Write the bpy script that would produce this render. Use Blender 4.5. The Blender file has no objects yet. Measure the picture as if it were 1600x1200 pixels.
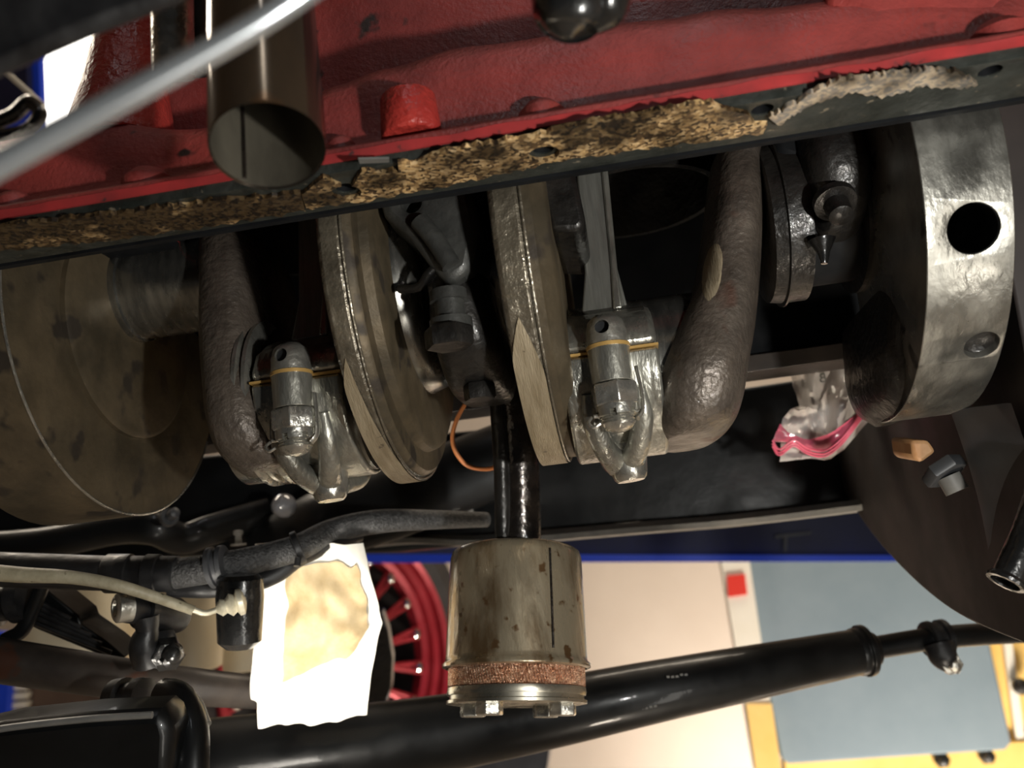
import bpy, bmesh, math, random
from math import sin, cos, pi, radians
from mathutils import Vector, Matrix, noise
random.seed(7)
V = Vector
scn = bpy.context.scene
COL = scn.collection

# ------------------------------------------------------------------ camera
CAMP = V((0, -.35, -.124))
F_PX = 1386.0
PSI, PHI, RHO = -.115, .214, -.112
FW = V((sin(PSI)*cos(PHI), cos(PSI)*cos(PHI), sin(PHI)))
R0 = FW.cross(V((0, 0, 1))).normalized()
U0 = R0.cross(FW)
RT = R0*cos(RHO) + U0*sin(RHO)
UP = -R0*sin(RHO) + U0*cos(RHO)
cam = bpy.data.cameras.new('camera')
cam.sensor_width = 36.0
cam.lens = 36.0*F_PX/1600.0
cam.clip_start = .01
cam.clip_end = 60
cam.dof.use_dof = True
cam.dof.focus_distance = .325
cam.dof.aperture_fstop = 13.0
camo = bpy.data.objects.new('camera', cam)
COL.objects.link(camo)
camo.matrix_world = Matrix(((RT.x, UP.x, -FW.x, CAMP.x), (RT.y, UP.y, -FW.y, CAMP.y), (RT.z, UP.z, -FW.z, CAMP.z), (0, 0, 0, 1)))
scn.camera = camo
scn.view_settings.view_transform = 'Standard'
scn.view_settings.look = 'None'
scn.view_settings.gamma = 1
scn.view_settings.use_curve_mapping = False
scn.view_settings.exposure = 0.0
if scn.world is None:
    scn.world = bpy.data.worlds.new('world')
scn.world.use_nodes = True
bg = scn.world.node_tree.nodes['Background']
bg.inputs[0].default_value = (.85, .92, 1.0, 1)
bg.inputs[1].default_value = .012

def area(name, loc, target, size, power, col=(1, 1, 1), shape='SQUARE', size_y=None, spread=None):
    l = bpy.data.lights.new(name, 'AREA')
    l.energy = power; l.size = size; l.color = col
    if size_y: l.shape = 'RECTANGLE'; l.size_y = size_y
    if spread: l.spread = spread
    o = bpy.data.objects.new(name, l); COL.objects.link(o)
    o.location = loc
    o.rotation_euler = (V(target)-V(loc)).to_track_quat('-Z', 'Y').to_euler()
    return o

def at(px, py, X=None, Y=None, Z=None, d=None):
    """world point seen at a photograph pixel, on a plane X, Y or Z = const or at depth d"""
    r = FW + RT*((px-800)/F_PX) - UP*((py-600)/F_PX)
    if X is not None: t = (X-CAMP.x)/r.x
    elif Y is not None: t = (Y-CAMP.y)/r.y
    elif Z is not None: t = (Z-CAMP.z)/r.z
    else: t = d
    return CAMP + r*t

# hand torch held beside the lens, room lamps and added unseen fill lamps
area('torch', CAMP + RT*.150 - UP*.015 + FW*.01, at(760, 540, Y=0), .014, .85, (1, .985, .93))
area('ceiling_lamp_far', (.5, .9, 1.7), (.5, 1.6, -.6), 1.2, 20, (1, .86, .68), size_y=.3)
area('ceiling_lamp_left', (-1.2, .7, 1.1), (-.2, 0, 0), .8, 11, (1, .87, .7), size_y=.25)
area('wall_fill', (.45, 2.0, -1.15), (.45, 2.6, -.60), .35, 20, (1, .92, .84))  # added out of view to brighten the lower back wall
area('post_fill', (.45, .80, -1.12), (.60, 1.6, -.50), .25, 18, (1, .9, .78))  # unseen fill, added to light the white post and panel from the front
area('ceiling_lamp_near', (.25, -.97, 1.8), (0, -.1, 0), .10, 3.2, (.9, .95, 1), size_y=1.0)
area('underside_fill', (.5, -.6, -.55), (.1, 0, 0), .12, 1.5, (1, .95, .86), size_y=.5)  # unseen low fill, added for the bag and the undersides
area('paper_fill', at(250, 1500, d=.30), at(490, 1000, d=.43), .05, .12, (1, .93, .82), spread=radians(75))  # added out of view so the paper burns out to white
area('bag_fill', (.12, -.12, -.75), at(1285, 650, d=.475), .05, .16, (1, .88, .72), spread=radians(35))  # unseen narrow fill, added to brighten the plastic bag

# ------------------------------------------------------------------ materials
MATS = {}
def mat(name, c1, c2=None, scale=60, metal=0.0, rough=.5, rough2=None, bump=0.0, bscale=None, coat=0.0,
        stretch=(1, 1, 1), contrast=(.35, .65), specks=None, emit=None, alpha=None, bstretch=None, detail=6):
    m = bpy.data.materials.new(name); m.use_nodes = True
    nt = m.node_tree; b = nt.nodes['Principled BSDF']
    N = nt.nodes.new; L = nt.links.new
    tc = N('ShaderNodeTexCoord')
    mp = N('ShaderNodeMapping'); mp.inputs['Scale'].default_value = stretch
    L(tc.outputs['Object'], mp.inputs[0])
    nz = N('ShaderNodeTexNoise'); nz.inputs['Scale'].default_value = scale; nz.inputs['Detail'].default_value = detail
    nz.inputs['Roughness'].default_value = .62
    L(mp.outputs[0], nz.inputs[0])
    rp = N('ShaderNodeValToRGB')
    rp.color_ramp.elements[0].position = contrast[0]; rp.color_ramp.elements[1].position = contrast[1]
    rp.color_ramp.elements[0].color = (*c1, 1); rp.color_ramp.elements[1].color = (*(c2 or c1), 1)
    L(nz.outputs[0], rp.inputs[0])
    colout = rp.outputs[0]
    if specks:                      # (colour, scale, threshold)
        n2 = N('ShaderNodeTexNoise'); n2.inputs['Scale'].default_value = specks[1]; n2.inputs['Detail'].default_value = 3
        L(tc.outputs['Object'], n2.inputs[0])
        r2 = N('ShaderNodeValToRGB'); r2.color_ramp.elements[0].position = specks[2]; r2.color_ramp.elements[1].position = specks[2]+.06
        r2.color_ramp.elements[0].color = (0, 0, 0, 1); r2.color_ramp.elements[1].color = (1, 1, 1, 1)
        L(n2.outputs[0], r2.inputs[0])
        mx = N('ShaderNodeMix'); mx.data_type = 'RGBA'
        L(r2.outputs[0], mx.inputs[0]); L(colout, mx.inputs[6]); mx.inputs[7].default_value = (*specks[0], 1)
        colout = mx.outputs[2]
    L(colout, b.inputs['Base Color'])
    b.inputs['Metallic'].default_value = metal
    if rough2 is not None:
        mr = N('ShaderNodeMapRange'); mr.inputs[1].default_value = .35; mr.inputs[2].default_value = .65
        mr.inputs[3].default_value = rough; mr.inputs[4].default_value = rough2
        n3 = N('ShaderNodeTexNoise'); n3.inputs['Scale'].default_value = scale*1.7; n3.inputs['Detail'].default_value = 5
        L(mp.outputs[0], n3.inputs[0]); L(n3.outputs[0], mr.inputs[0]); L(mr.outputs[0], b.inputs['Roughness'])
    else:
        b.inputs['Roughness'].default_value = rough
    if bump:
        nb = N('ShaderNodeTexNoise'); nb.inputs['Scale'].default_value = bscale or scale*3; nb.inputs['Detail'].default_value = 4
        mb = N('ShaderNodeMapping'); mb.inputs['Scale'].default_value = bstretch or stretch
        L(tc.outputs['Object'], mb.inputs[0]); L(mb.outputs[0], nb.inputs[0])
        bp = N('ShaderNodeBump'); bp.inputs['Strength'].default_value = bump; bp.inputs['Distance'].default_value = .001
        L(nb.outputs[0], bp.inputs['Height']); L(bp.outputs[0], b.inputs['Normal'])
    if coat:
        b.inputs['Coat Weight'].default_value = coat; b.inputs['Coat Roughness'].default_value = .06
        if bump: L(bp.outputs[0], b.inputs['Coat Normal'])
    if emit:
        b.inputs['Emission Color'].default_value = (*emit[0], 1); b.inputs['Emission Strength'].default_value = emit[1]
    if alpha is not None:
        b.inputs['Alpha'].default_value = alpha
    MATS[name] = m
    return m

mat('red_paint', (.19, .028, .025), (.38, .058, .050), 22, rough=.38, rough2=.6, bump=.35, bscale=600, specks=((.03, .018, .016), 60, .66))
mat('red_rough', (.26, .02, .018), (.42, .04, .03), 40, rough=.28, rough2=.5, bump=.9, bscale=420, specks=((.03, .02, .018), 90, .68))
mat('red_edge', (.42, .035, .035), (.26, .03, .03), 60, rough=.5, specks=((.03, .03, .03), 120, .62))
mat('green_black', (.016, .019, .016), (.042, .046, .040), 90, metal=.2, rough=.35, rough2=.6, bump=.3, bscale=500, specks=((.2, .17, .12), 260, .68))
mat('shade_black', (.003, .0035, .0045), (.007, .008, .0095), 40, rough=.55, rough2=.8, bump=.3)  # near-black colour stands in for deep shade inside crankcase and holes
mat('oily_dark', (.010, .0095, .009), (.032, .029, .026), 60, metal=.4, rough=.28, rough2=.5, bump=.6, bscale=300, coat=.2)  # oily steel, base darkened further for the shaded bearing area
mat('bulkhead_grey', (.030, .031, .030), (.070, .070, .064), 55, metal=.3, rough=.35, rough2=.6, bump=.5, bscale=230, coat=.2)
mat('disc_face', (.070, .056, .036), (.16, .122, .074), 32, metal=.45, rough=.42, rough2=.62, bump=.25, bscale=300, specks=((.05, .04, .03), 55, .6))
mat('cast_rim', (.10, .085, .062), (.22, .19, .14), 60, metal=.55, rough=.22, rough2=.42, bump=.9, bscale=320, coat=.8)
mat('machined_tan', (.27, .215, .135), (.40, .33, .225), 50, metal=.35, rough=.42, rough2=.55, bump=.35, bscale=300, stretch=(7, 1, 1), specks=((.12, .09, .06), 300, .68))
mat('cast_arm', (.055, .044, .036), (.145, .118, .095), 45, metal=.35, rough=.34, rough2=.6, bump=.75, bscale=420, coat=.25, specks=((.10, .05, .035), 40, .62))
mat('bright_steel', (.34, .33, .29), (.62, .60, .54), 70, metal=.85, rough=.22, rough2=.4, bump=.5, bscale=300, coat=.3)
mat('rod_steel', (.22, .215, .19), (.50, .49, .43), 60, metal=.8, rough=.24, rough2=.46, bump=.7, bscale=330, coat=.5, stretch=(1, 1, .35))
mat('shank_steel', (.16, .16, .145), (.27, .27, .24), 60, metal=.6, rough=.35, rough2=.5, bump=.3, stretch=(3, 1, .3))
mat('worn_steel', (.13, .125, .11), (.42, .41, .37), 45, metal=.85, rough=.22, rough2=.42, bump=.3, bscale=300, stretch=(1, .6, .6), specks=((.05, .045, .04), 60, .62))
mat('nut_steel', (.40, .39, .35), (.66, .64, .58), 120, metal=.85, rough=.2, rough2=.36, bump=.4, bscale=400)
mat('journal_steel', (.16, .16, .15), (.34, .33, .30), 60, metal=.9, rough=.18, rough2=.3, stretch=(4, 1, 1))
mat('brass_shim', (.45, .27, .08), (.60, .38, .13), 120, metal=.3, rough=.4)
mat('can_steel', (.17, .11, .055), (.43, .36, .25), 60, metal=.6, rough=.18, rough2=.34, bump=.28, bscale=300, coat=.8, stretch=(1, 1, .22), specks=((.16, .09, .04), 150, .62), detail=8, contrast=(.38, .58))
mat('rim_steel', (.38, .35, .28), (.62, .58, .48), 60, metal=.9, rough=.2, rough2=.35)
mat('copper_mesh', (.62, .30, .17), (.92, .62, .44), 400, metal=.9, rough=.25, bump=1.0, bscale=1200)
mat('dark_tube', (.014, .012, .011), (.05, .038, .03), 70, metal=.6, rough=.16, rough2=.35, bump=.5, bscale=260, coat=.6)
mat('pipe_steel', (.06, .052, .045), (.15, .115, .08), 30, metal=.85, rough=.09, rough2=.18, stretch=(1, 1, .2), specks=((.25, .12, .05), 30, .62))
mat('pipe_inner', (.07, .062, .048), (.14, .125, .095), 60, metal=.4, rough=.45, stretch=(1, 1, .3))
mat('cable_grey', (.28, .30, .32), (.34, .36, .38), 20, rough=.22, metal=.6)
mat('rubber_black', (.006, .006, .007), (.018, .018, .019), 70, rough=.3, rough2=.6, bump=.35)
mat('gloss_black', (.005, .005, .005), (.012, .012, .012), 50, rough=.15, rough2=.3, bump=.8, bscale=130, coat=.4)
mat('frame_black', (.003, .0033, .0036), (.008, .0085, .009), 18, rough=.28, rough2=.5, bump=.2, bscale=90, coat=.2)
mat('frame_edge', (.10, .10, .095), (.24, .23, .21), 22, rough=.4, rough2=.6)
mat('rusty_tube', (.02, .018, .017), (.06, .048, .04), 22, metal=.2, rough=.3, rough2=.5, bump=.3, specks=((.06, .026, .016), 55, .64))
mat('braid', (.02, .02, .021), (.07, .07, .07), 500, rough=.5, bump=1.0, bscale=900)
mat('beige_cable', (.34, .30, .20), (.52, .47, .34), 120, rough=.5, bump=.3, specks=((.12, .10, .06), 200, .64))
mat('fitting_cream', (.50, .46, .34), (.75, .70, .55), 140, metal=.3, rough=.35)
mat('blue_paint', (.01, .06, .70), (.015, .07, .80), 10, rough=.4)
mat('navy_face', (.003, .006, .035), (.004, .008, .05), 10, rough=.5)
mat('wheel_red', (.36, .02, .03), (.44, .03, .045), 20, metal=.25, rough=.28, rough2=.4)
mat('tyre', (.02, .018, .017), (.035, .03, .028), 20, rough=.7)
mat('chrome', (.8, .8, .78), (.9, .9, .88), 20, metal=1, rough=.12)
mat('beige_wall', (.50, .42, .345), (.56, .48, .40), 1.6, rough=.85, specks=((.3, .25, .2), 9, .74))
mat('white_paper', (.88, .85, .76), (.95, .93, .86), 12, rough=.8, bump=.6, bscale=60)
mat('beige_stain', (.42, .30, .15), (.62, .50, .31), 45, rough=.8, bump=.6, bscale=60)
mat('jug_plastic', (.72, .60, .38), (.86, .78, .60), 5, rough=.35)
mat('blue_grey', (.19, .25, .29), (.23, .29, .33), 6, rough=.55)
mat('yellow_paint', (.80, .50, .13), (.88, .60, .20), 8, rough=.45)
mat('white_paint', (.86, .80, .66), (.92, .87, .76), 8, rough=.5)
mat('red_tape', (.75, .03, .02), (.80, .05, .03), 8, rough=.4)
mat('brown_panel', (.09, .06, .045), (.14, .09, .07), 9, rough=.6)
mat('flywheel_brown', (.020, .015, .014), (.034, .026, .023), 26, rough=.55, rough2=.7)
mat('bell_grey', (.032, .034, .037), (.060, .062, .068), 24, rough=.45)
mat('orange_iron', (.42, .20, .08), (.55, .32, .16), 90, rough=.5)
mat('pink_zip', (.80, .12, .20), (.90, .22, .32), 60, rough=.22)
mat('copper_wire', (.75, .25, .08), (.85, .33, .12), 40, rough=.35)
mat('ball_grey', (.10, .10, .11), (.16, .16, .17), 40, rough=.1, coat=.6)
mat('concrete', (.45, .40, .34), (.55, .50, .43), 3, rough=.85)
mat('window_day', (.9, .9, .88), rough=.5, emit=((1, .97, .92), 4.0))

def mat_cork(name, dirt, pale=0):
    m = bpy.data.materials.new(name); m.use_nodes = True
    nt = m.node_tree; b = nt.nodes['Principled BSDF']; N = nt.nodes.new; L = nt.links.new
    tc = N('ShaderNodeTexCoord')
    vo = N('ShaderNodeTexVoronoi'); vo.inputs['Scale'].default_value = 900
    L(tc.outputs['Object'], vo.inputs['Vector'])
    sp = N('ShaderNodeSeparateColor'); L(vo.outputs['Color'], sp.inputs[0])
    r = N('ShaderNodeValToRGB'); cr = r.color_ramp
    cr.elements[0].position = 0; cr.elements[0].color = (.035, .022, .012, 1)
    cr.elements[1].position = 1; cr.elements[1].color = (.78, .56, .30, 1)
    e = cr.elements.new(.35); e.color = (.20, .12, .055, 1)
    e = cr.elements.new(.62); e.color = (.55, .35, .15, 1)
    L(sp.outputs[0], r.inputs[0])
    nz = N('ShaderNodeTexNoise'); nz.inputs['Scale'].default_value = 70; nz.inputs['Detail'].default_value = 5
    L(tc.outputs['Object'], nz.inputs[0])
    r2 = N('ShaderNodeValToRGB'); r2.color_ramp.elements[0].position = dirt-.2; r2.color_ramp.elements[1].position = dirt
    r2.color_ramp.elements[0].color = (.10, .09, .075, 1); r2.color_ramp.elements[1].color = (1, 1, 1, 1)
    L(nz.outputs[0], r2.inputs[0])
    mx = N('ShaderNodeMix'); mx.data_type = 'RGBA'; mx.blend_type = 'MULTIPLY'; mx.inputs[0].default_value = 1
    L(r.outputs[0], mx.inputs[6]); L(r2.outputs[0], mx.inputs[7]); L(mx.outputs[2], b.inputs['Base Color'])
    if pale:
        for el in cr.elements: el.color = [c*.5+p_*.5 for c, p_ in zip(el.color, (.42, .41, .38, 1))]
    bp = N('ShaderNodeBump'); bp.inputs['Strength'].default_value = .9; bp.inputs['Distance'].default_value = .0006
    L(sp.outputs[1], bp.inputs['Height']); L(bp.outputs[0], b.inputs['Normal'])
    b.inputs['Roughness'].default_value = .42
    MATS[name] = m
mat_cork('cork', .60)
mat_cork('cork_dirty', .74)
mat_cork('cork_pale', .62, 1)
def mat_film(name, col, a, rough=.12):
    m = bpy.data.materials.new(name); m.use_nodes = True
    nt = m.node_tree; b = nt.nodes['Principled BSDF']
    b.inputs['Base Color'].default_value = (*col, 1); b.inputs['Roughness'].default_value = rough
    b.inputs['Alpha'].default_value = a
    b.inputs['Coat Weight'].default_value = .6; b.inputs['Coat Roughness'].default_value = .08
    N = nt.nodes.new; L = nt.links.new
    tc = N('ShaderNodeTexCoord'); nz = N('ShaderNodeTexNoise'); nz.inputs['Scale'].default_value = 55
    L(tc.outputs['Object'], nz.inputs[0])
    bp = N('ShaderNodeBump'); bp.inputs['Strength'].default_value = .8; bp.inputs['Distance'].default_value = .004
    L(nz.outputs[0], bp.inputs['Height']); L(bp.outputs[0], b.inputs['Normal']); L(bp.outputs[0], b.inputs['Coat Normal'])
    MATS[name] = m
mat_film('clear_film', (.85, .80, .76), .62, .08)
mat_film('pink_film', (.85, .16, .26), .85)

for n_ in ('shade_black', 'frame_black', 'rusty_tube'): MATS[n_].node_tree.nodes['Principled BSDF'].inputs['Specular IOR Level'].default_value = .25

# ------------------------------------------------------------------ builders
def thing(name, label, cat, loc=(0, 0, 0), group=None):
    o = bpy.data.objects.new(name, None); COL.objects.link(o)
    o.empty_display_size = .01
    o.location = loc; o['label'] = label; o['category'] = cat
    if group: o['group'] = group
    return o
def wloc(o):
    p = V((0, 0, 0))
    while o: p += V(o.location); o = o.parent
    return p
def obj(name, bm, m, parent=None, label=None, smooth=40, bevel=0, cuts=None):
    """link one mesh object; vertices are given in world space"""
    bmesh.ops.recalc_face_normals(bm, faces=bm.faces)
    for f in bm.faces: f.smooth = True
    for e in bm.edges:
        if len(e.link_faces) == 2 and e.calc_face_angle(0) > radians(smooth): e.smooth = False
    me = bpy.data.meshes.new(name); bm.to_mesh(me); bm.free()
    me.materials.append(MATS[m])
    o = bpy.data.objects.new(name, me); COL.objects.link(o)
    if cuts:
        dg = None; tmp = []
        for cb in cuts:
            bmesh.ops.recalc_face_normals(cb, faces=cb.faces)
            cm = bpy.data.meshes.new('cut'); cb.to_mesh(cm); cb.free()
            co = bpy.data.objects.new('cut', cm); COL.objects.link(co); tmp.append(co)
            md = o.modifiers.new('b', 'BOOLEAN'); md.object = co; md.operation = 'DIFFERENCE'; md.solver = 'EXACT'
        bpy.context.view_layer.update()
        dg = bpy.context.evaluated_depsgraph_get()
        nm = bpy.data.meshes.new_from_object(o.evaluated_get(dg))
        o.modifiers.clear(); o.data = nm
        for co in tmp:
            cm = co.data; bpy.data.objects.remove(co); bpy.data.meshes.remove(cm)
        me = nm
    if bevel:
        md = o.modifiers.new('bevel', 'BEVEL'); md.width = bevel; md.segments = 2; md.limit_method = 'ANGLE'; md.angle_limit = radians(38)
        md.harden_normals = False
    if parent:
        w = wloc(parent)
        me.transform(Matrix.Translation(-w))
        o.parent = parent
    if label: o['label'] = label
    return o
def top(name, bm, m, label, cat, group=None, **k):
    o = obj(name, bm, m, **k)
    # origin at the lower middle of the thing
    vs = [v.co for v in o.data.vertices]
    c = V(((min(v.x for v in vs)+max(v.x for v in vs))/2, (min(v.y for v in vs)+max(v.y for v in vs))/2, min(v.z for v in vs)))
    o.data.transform(Matrix.Translation(-c)); o.location = c
    o['label'] = label; o['category'] = cat
    if group: o['group'] = group
    return o
def struct(name, bm, m, **k):
    o = obj(name, bm, m, **k); o['kind'] = 'structure'; return o

def BM(): return bmesh.new()
def frame(ax):
    ax = V(ax).normalized()
    t = V((0, 0, 1)) if abs(ax.z) < .9 else V((0, 1, 0))
    u = ax.cross(t).normalized(); v = ax.cross(u).normalized()
    return ax, u, v
def lathe(bm, p0, ax, prof, seg=48, cap=True):
    """prof: list of (distance along axis, radius)"""
    ax, u, v = frame(ax); p0 = V(p0); rings = []
    for t, r in prof:
        rings.append([bm.verts.new(p0 + ax*t + (u*cos(2*pi*i/seg) + v*sin(2*pi*i/seg))*max(r, 1e-5)) for i in range(seg)])
    for a, b in zip(rings, rings[1:]):
        for i in range(seg):
            bm.faces.new((a[i], a[(i+1) % seg], b[(i+1) % seg], b[i]))
    if cap:
        bm.faces.new(rings[0]); bm.faces.new(rings[-1])
    return bm
def cyl(bm, a, b, r, r2=None, seg=32):
    a, b = V(a), V(b)
    return lathe(bm, a, b-a, [(0, r), ((b-a).length, r if r2 is None else r2)], seg)
def hexp(bm, a, b, r, seg=6, rot=0):
    a, b = V(a), V(b); ax, u, v = frame(b-a); rr = []
    for p, s in ((a, .93), (a+(b-a)*.12, 1), (a+(b-a)*.88, 1), (b, .93)):
        rr.append([bm.verts.new(p + (u*cos(rot+2*pi*i/seg)+v*sin(rot+2*pi*i/seg))*r*s) for i in range(seg)])
    for A, B in zip(rr, rr[1:]):
        for i in range(seg): bm.faces.new((A[i], A[(i+1) % seg], B[(i+1) % seg], B[i]))
    bm.faces.new(rr[0]); bm.faces.new(rr[-1]); return bm
def smooth_path(pts, n=8):
    pts = [V(p) for p in pts]; out = []
    P = [pts[0]*2-pts[1]] + pts + [pts[-1]*2-pts[-2]]
    for i in range(1, len(P)-2):
        for k in range(n):
            t = k/n; a, b, c, d = P[i-1], P[i], P[i+1], P[i+2]
            out.append(.5*((2*b)+(c-a)*t+(2*a-5*b+4*c-d)*t*t+(3*b-a-3*c+d)*t**3))
    out.append(pts[-1]); return out
def tube(bm, pts, r, seg=16, n=8, radii=None, flat=None):
    P = smooth_path(pts, n) if n > 1 else [V(p) for p in pts]
    if radii:
        R = []
        for i in range(len(P)):
            t = i/(len(P)-1)*(len(radii)-1); k = min(int(t), len(radii)-2); R.append(radii[k]*(1-(t-k))+radii[k+1]*(t-k))
    else: R = [r]*len(P)
    rings = []; u = None
    for i, p in enumerate(P):
        t = (P[min(i+1, len(P)-1)]-P[max(i-1, 0)]).normalized()
        if u is None: _, u, _ = frame(t)
        u = (u - t*u.dot(t)).normalized(); w = t.cross(u)
        rings.append([bm.verts.new(p+(u*cos(2*pi*k/seg)+w*sin(2*pi*k/seg)*(flat or 1))*R[i]) for k in range(seg)])
    for a, b in zip(rings, rings[1:]):
        for i in range(seg): bm.faces.new((a[i], a[(i+1) % seg], b[(i+1) % seg], b[i]))
    bm.faces.new(rings[0]); bm.faces.new(rings[-1]); return bm
def extr(bm, poly, vec):
    """closed prism: polygon (world points) swept by vec"""
    vec = V(vec)
    a = [bm.verts.new(V(p)) for p in poly]; b = [bm.verts.new(V(p)+vec) for p in poly]; n = len(a)
    for i in range(n): bm.faces.new((a[i], a[(i+1) % n], b[(i+1) % n], b[i]))
    bm.faces.new(a); bm.faces.new(b); return bm
def box(bm, lo, hi):
    lo, hi = V(lo), V(hi)
    return extr(bm, [(lo.x, lo.y, lo.z), (hi.x, lo.y, lo.z), (hi.x, hi.y, lo.z), (lo.x, hi.y, lo.z)], (0, 0, hi.z-lo.z))
def pxpoly(pts, **k): return [at(x, y, **k) for x, y in pts]
def loft(bm, secs, seg=40, e=2.6, sub=5):
    """secs: (cx, cy, cz, rx, ry) horizontal super-ellipse sections, smoothed along the path"""
    P = smooth_path([V(s[:3]) for s in secs], sub); Q = smooth_path([V((s[3], s[4], 0)) for s in secs], sub)
    rings = []
    for p, q in zip(P, Q):
        ring = []
        for i in range(seg):
            a = 2*pi*i/seg; c, s = cos(a), sin(a)
            ring.append(bm.verts.new(p + V((q.x*math.copysign(abs(c)**(2/e), c), q.y*math.copysign(abs(s)**(2/e), s), 0))))
        rings.append(ring)
    for a, b in zip(rings, rings[1:]):
        for i in range(seg): bm.faces.new((a[i], a[(i+1) % seg], b[(i+1) % seg], b[i]))
    for ring, p in ((rings[0], P[0]), (rings[-1], P[-1])):
        c = bm.verts.new(p)
        for i in range(seg): bm.faces.new((ring[i], ring[(i+1) % seg], c))
    return bm
def grid(bm, f, nu, nv, thick=None):
    g = [[bm.verts.new(f(i/nu, j/nv)) for j in range(nv+1)] for i in range(nu+1)]
    for i in range(nu):
        for j in range(nv): bm.faces.new((g[i][j], g[i+1][j], g[i+1][j+1], g[i][j+1]))
    if thick:
        T = V(thick)
        h = [[bm.verts.new(v.co+T) for v in row] for row in g]
        for i in range(nu):
            for j in range(nv): bm.faces.new((h[i][j], h[i][j+1], h[i+1][j+1], h[i+1][j]))
        for i in range(nu):
            bm.faces.new((g[i][0], h[i][0], h[i+1][0], g[i+1][0])); bm.faces.new((g[i][nv], g[i+1][nv], h[i+1][nv], h[i][nv]))
        for j in range(nv):
            bm.faces.new((g[0][j], g[0][j+1], h[0][j+1], h[0][j])); bm.faces.new((g[nu][j], h[nu][j], h[nu][j+1], g[nu][j+1]))
    return g
def lerp(tab, x):
    if x <= tab[0][0]: return tab[0][1]
    for (a, b), (c, d) in zip(tab, tab[1:]):
        if x <= c:
            t = (x-a)/(c-a); t = t*t*(3-2*t); return b+(d-b)*t
    return tab[-1][1]

# ------------------------------------------------------------------ the room
FLOOR = -1.25
b = BM(); box(b, (-4, -2.5, FLOOR-.1), (4, 3.2, FLOOR)); struct('floor', b, 'concrete')
b = BM(); box(b, (-4, 2.6, FLOOR), (4, 2.75, 2.2)); struct('wall_back', b, 'beige_wall')
b = BM(); box(b, (-4.1, -2.5, FLOOR), (-4, 2.75, 2.2)); struct('wall_left', b, 'beige_wall')
b = BM(); box(b, (4, -2.5, FLOOR), (4.1, 2.75, 2.2)); struct('wall_right', b, 'beige_wall')
b = BM(); box(b, (-4.1, -2.5, 2.2), (4.1, 2.75, 2.3)); struct('ceiling', b, 'beige_wall')
b = BM(); extr(b, pxpoly([(40, 20), (260, 20), (250, 260), (30, 260)], Y=2.55), (0, .04, 0)); struct('window_1', b, 'window_day')

# ------------------------------------------------------------------ engine block
eb = thing('engine_block', 'red cast iron engine block, its pan rail edged with torn cork gasket', 'engine block', (0, -.1, 0))
ledge = [(at(x, y, Y=-.100).x, at(x, y, Y=-.100).z) for x, y in ((-120, 240), (0, 215), (120, 187), (330, 196), (460, 170), (520, 132), (600, 98), (700, 74), (900, 40), (1080, 14), (1300, -4), (1600, -20))]
XL = at(0, 300, Y=-.118).x - .09
def wall_section(X):
    z = lerp(ledge, X)
    w = .0016*noise.noise(V((X*45, 3, 0)))
    zl = z + w
    return [(-.092, .0), (-.1180, .0), (-.1182, .0035), (-.1165, .0052), (-.112, .0062), (-.1085, .0085+w), (-.106+w, .0125), (-.105, zl*.60), (-.1035, zl*.82), (-.100, zl*.96), (-.095, zl+.001), (-.086, zl+.0030), (-.0745, zl+.0045), (-.060, zl+.007), (-.056, zl+.02), (-.055, zl+.16)]
XU = at(160, 120, Y=-.07).x
b = BM(); NX = 150; rows = []
for i in range(NX+1):
    X = XL + (.30-XL)*i/NX
    s = wall_section(X)
    if X < XU:                          # no upper wall left of the front corner: the ledge is only capped
        s = s[:12] + [(-.080, s[11][1])]*4
    s = s + ([(-.050, s[-1][1]), (-.050, .034)] if X >= XU else [(-.0795, s[-1][1]-.001), (-.0800, s[-1][1]-.002)]) + [(-.0845, .012), (-.088, .004)]
    rows.append([b.verts.new(V((X, y, zz))) for y, zz in s])
for r, q in zip(rows, rows[1:]):
    for j in range(len(r)):
        k = (j+1) % len(r); b.faces.new((r[j], r[k], q[k], q[j]))
b.faces.new(rows[0]); b.faces.new(rows[-1])
obj('crankcase_wall', b, 'red_paint', eb, smooth=55)

# flange (bare underside of the rail) with bolt holes
HOLES = [at(848, 226, Z=-.002), at(1190, 164, Z=-.002), at(1545, 104, Z=-.002), at(540, 287, Z=-.002), at(225, 347, Z=-.002)]
b = BM(); box(b, (XL, -.1178, -.0035), (.30, -.0940, .0)) ;
cuts = []
for h in HOLES:
    c = BM(); cyl(c, (h.x, h.y, -.01), (h.x, h.y, .006), .0032, seg=24); cuts.append(c)
obj('pan_rail', b, 'green_black', eb, cuts=cuts, bevel=.0004, label='bare dark underside of the pan rail with bolt holes')
for h in HOLES:
    b = BM(); lathe(b, (h.x, h.y, -.0030), (0, 0, 1), [(0, .00315), (.0026, .0031), (.0026, .0)], 24, cap=False)
    obj('bolt_hole_shade', b, 'shade_black', eb)  # black liner puts the shade of the hole into colour
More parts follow.
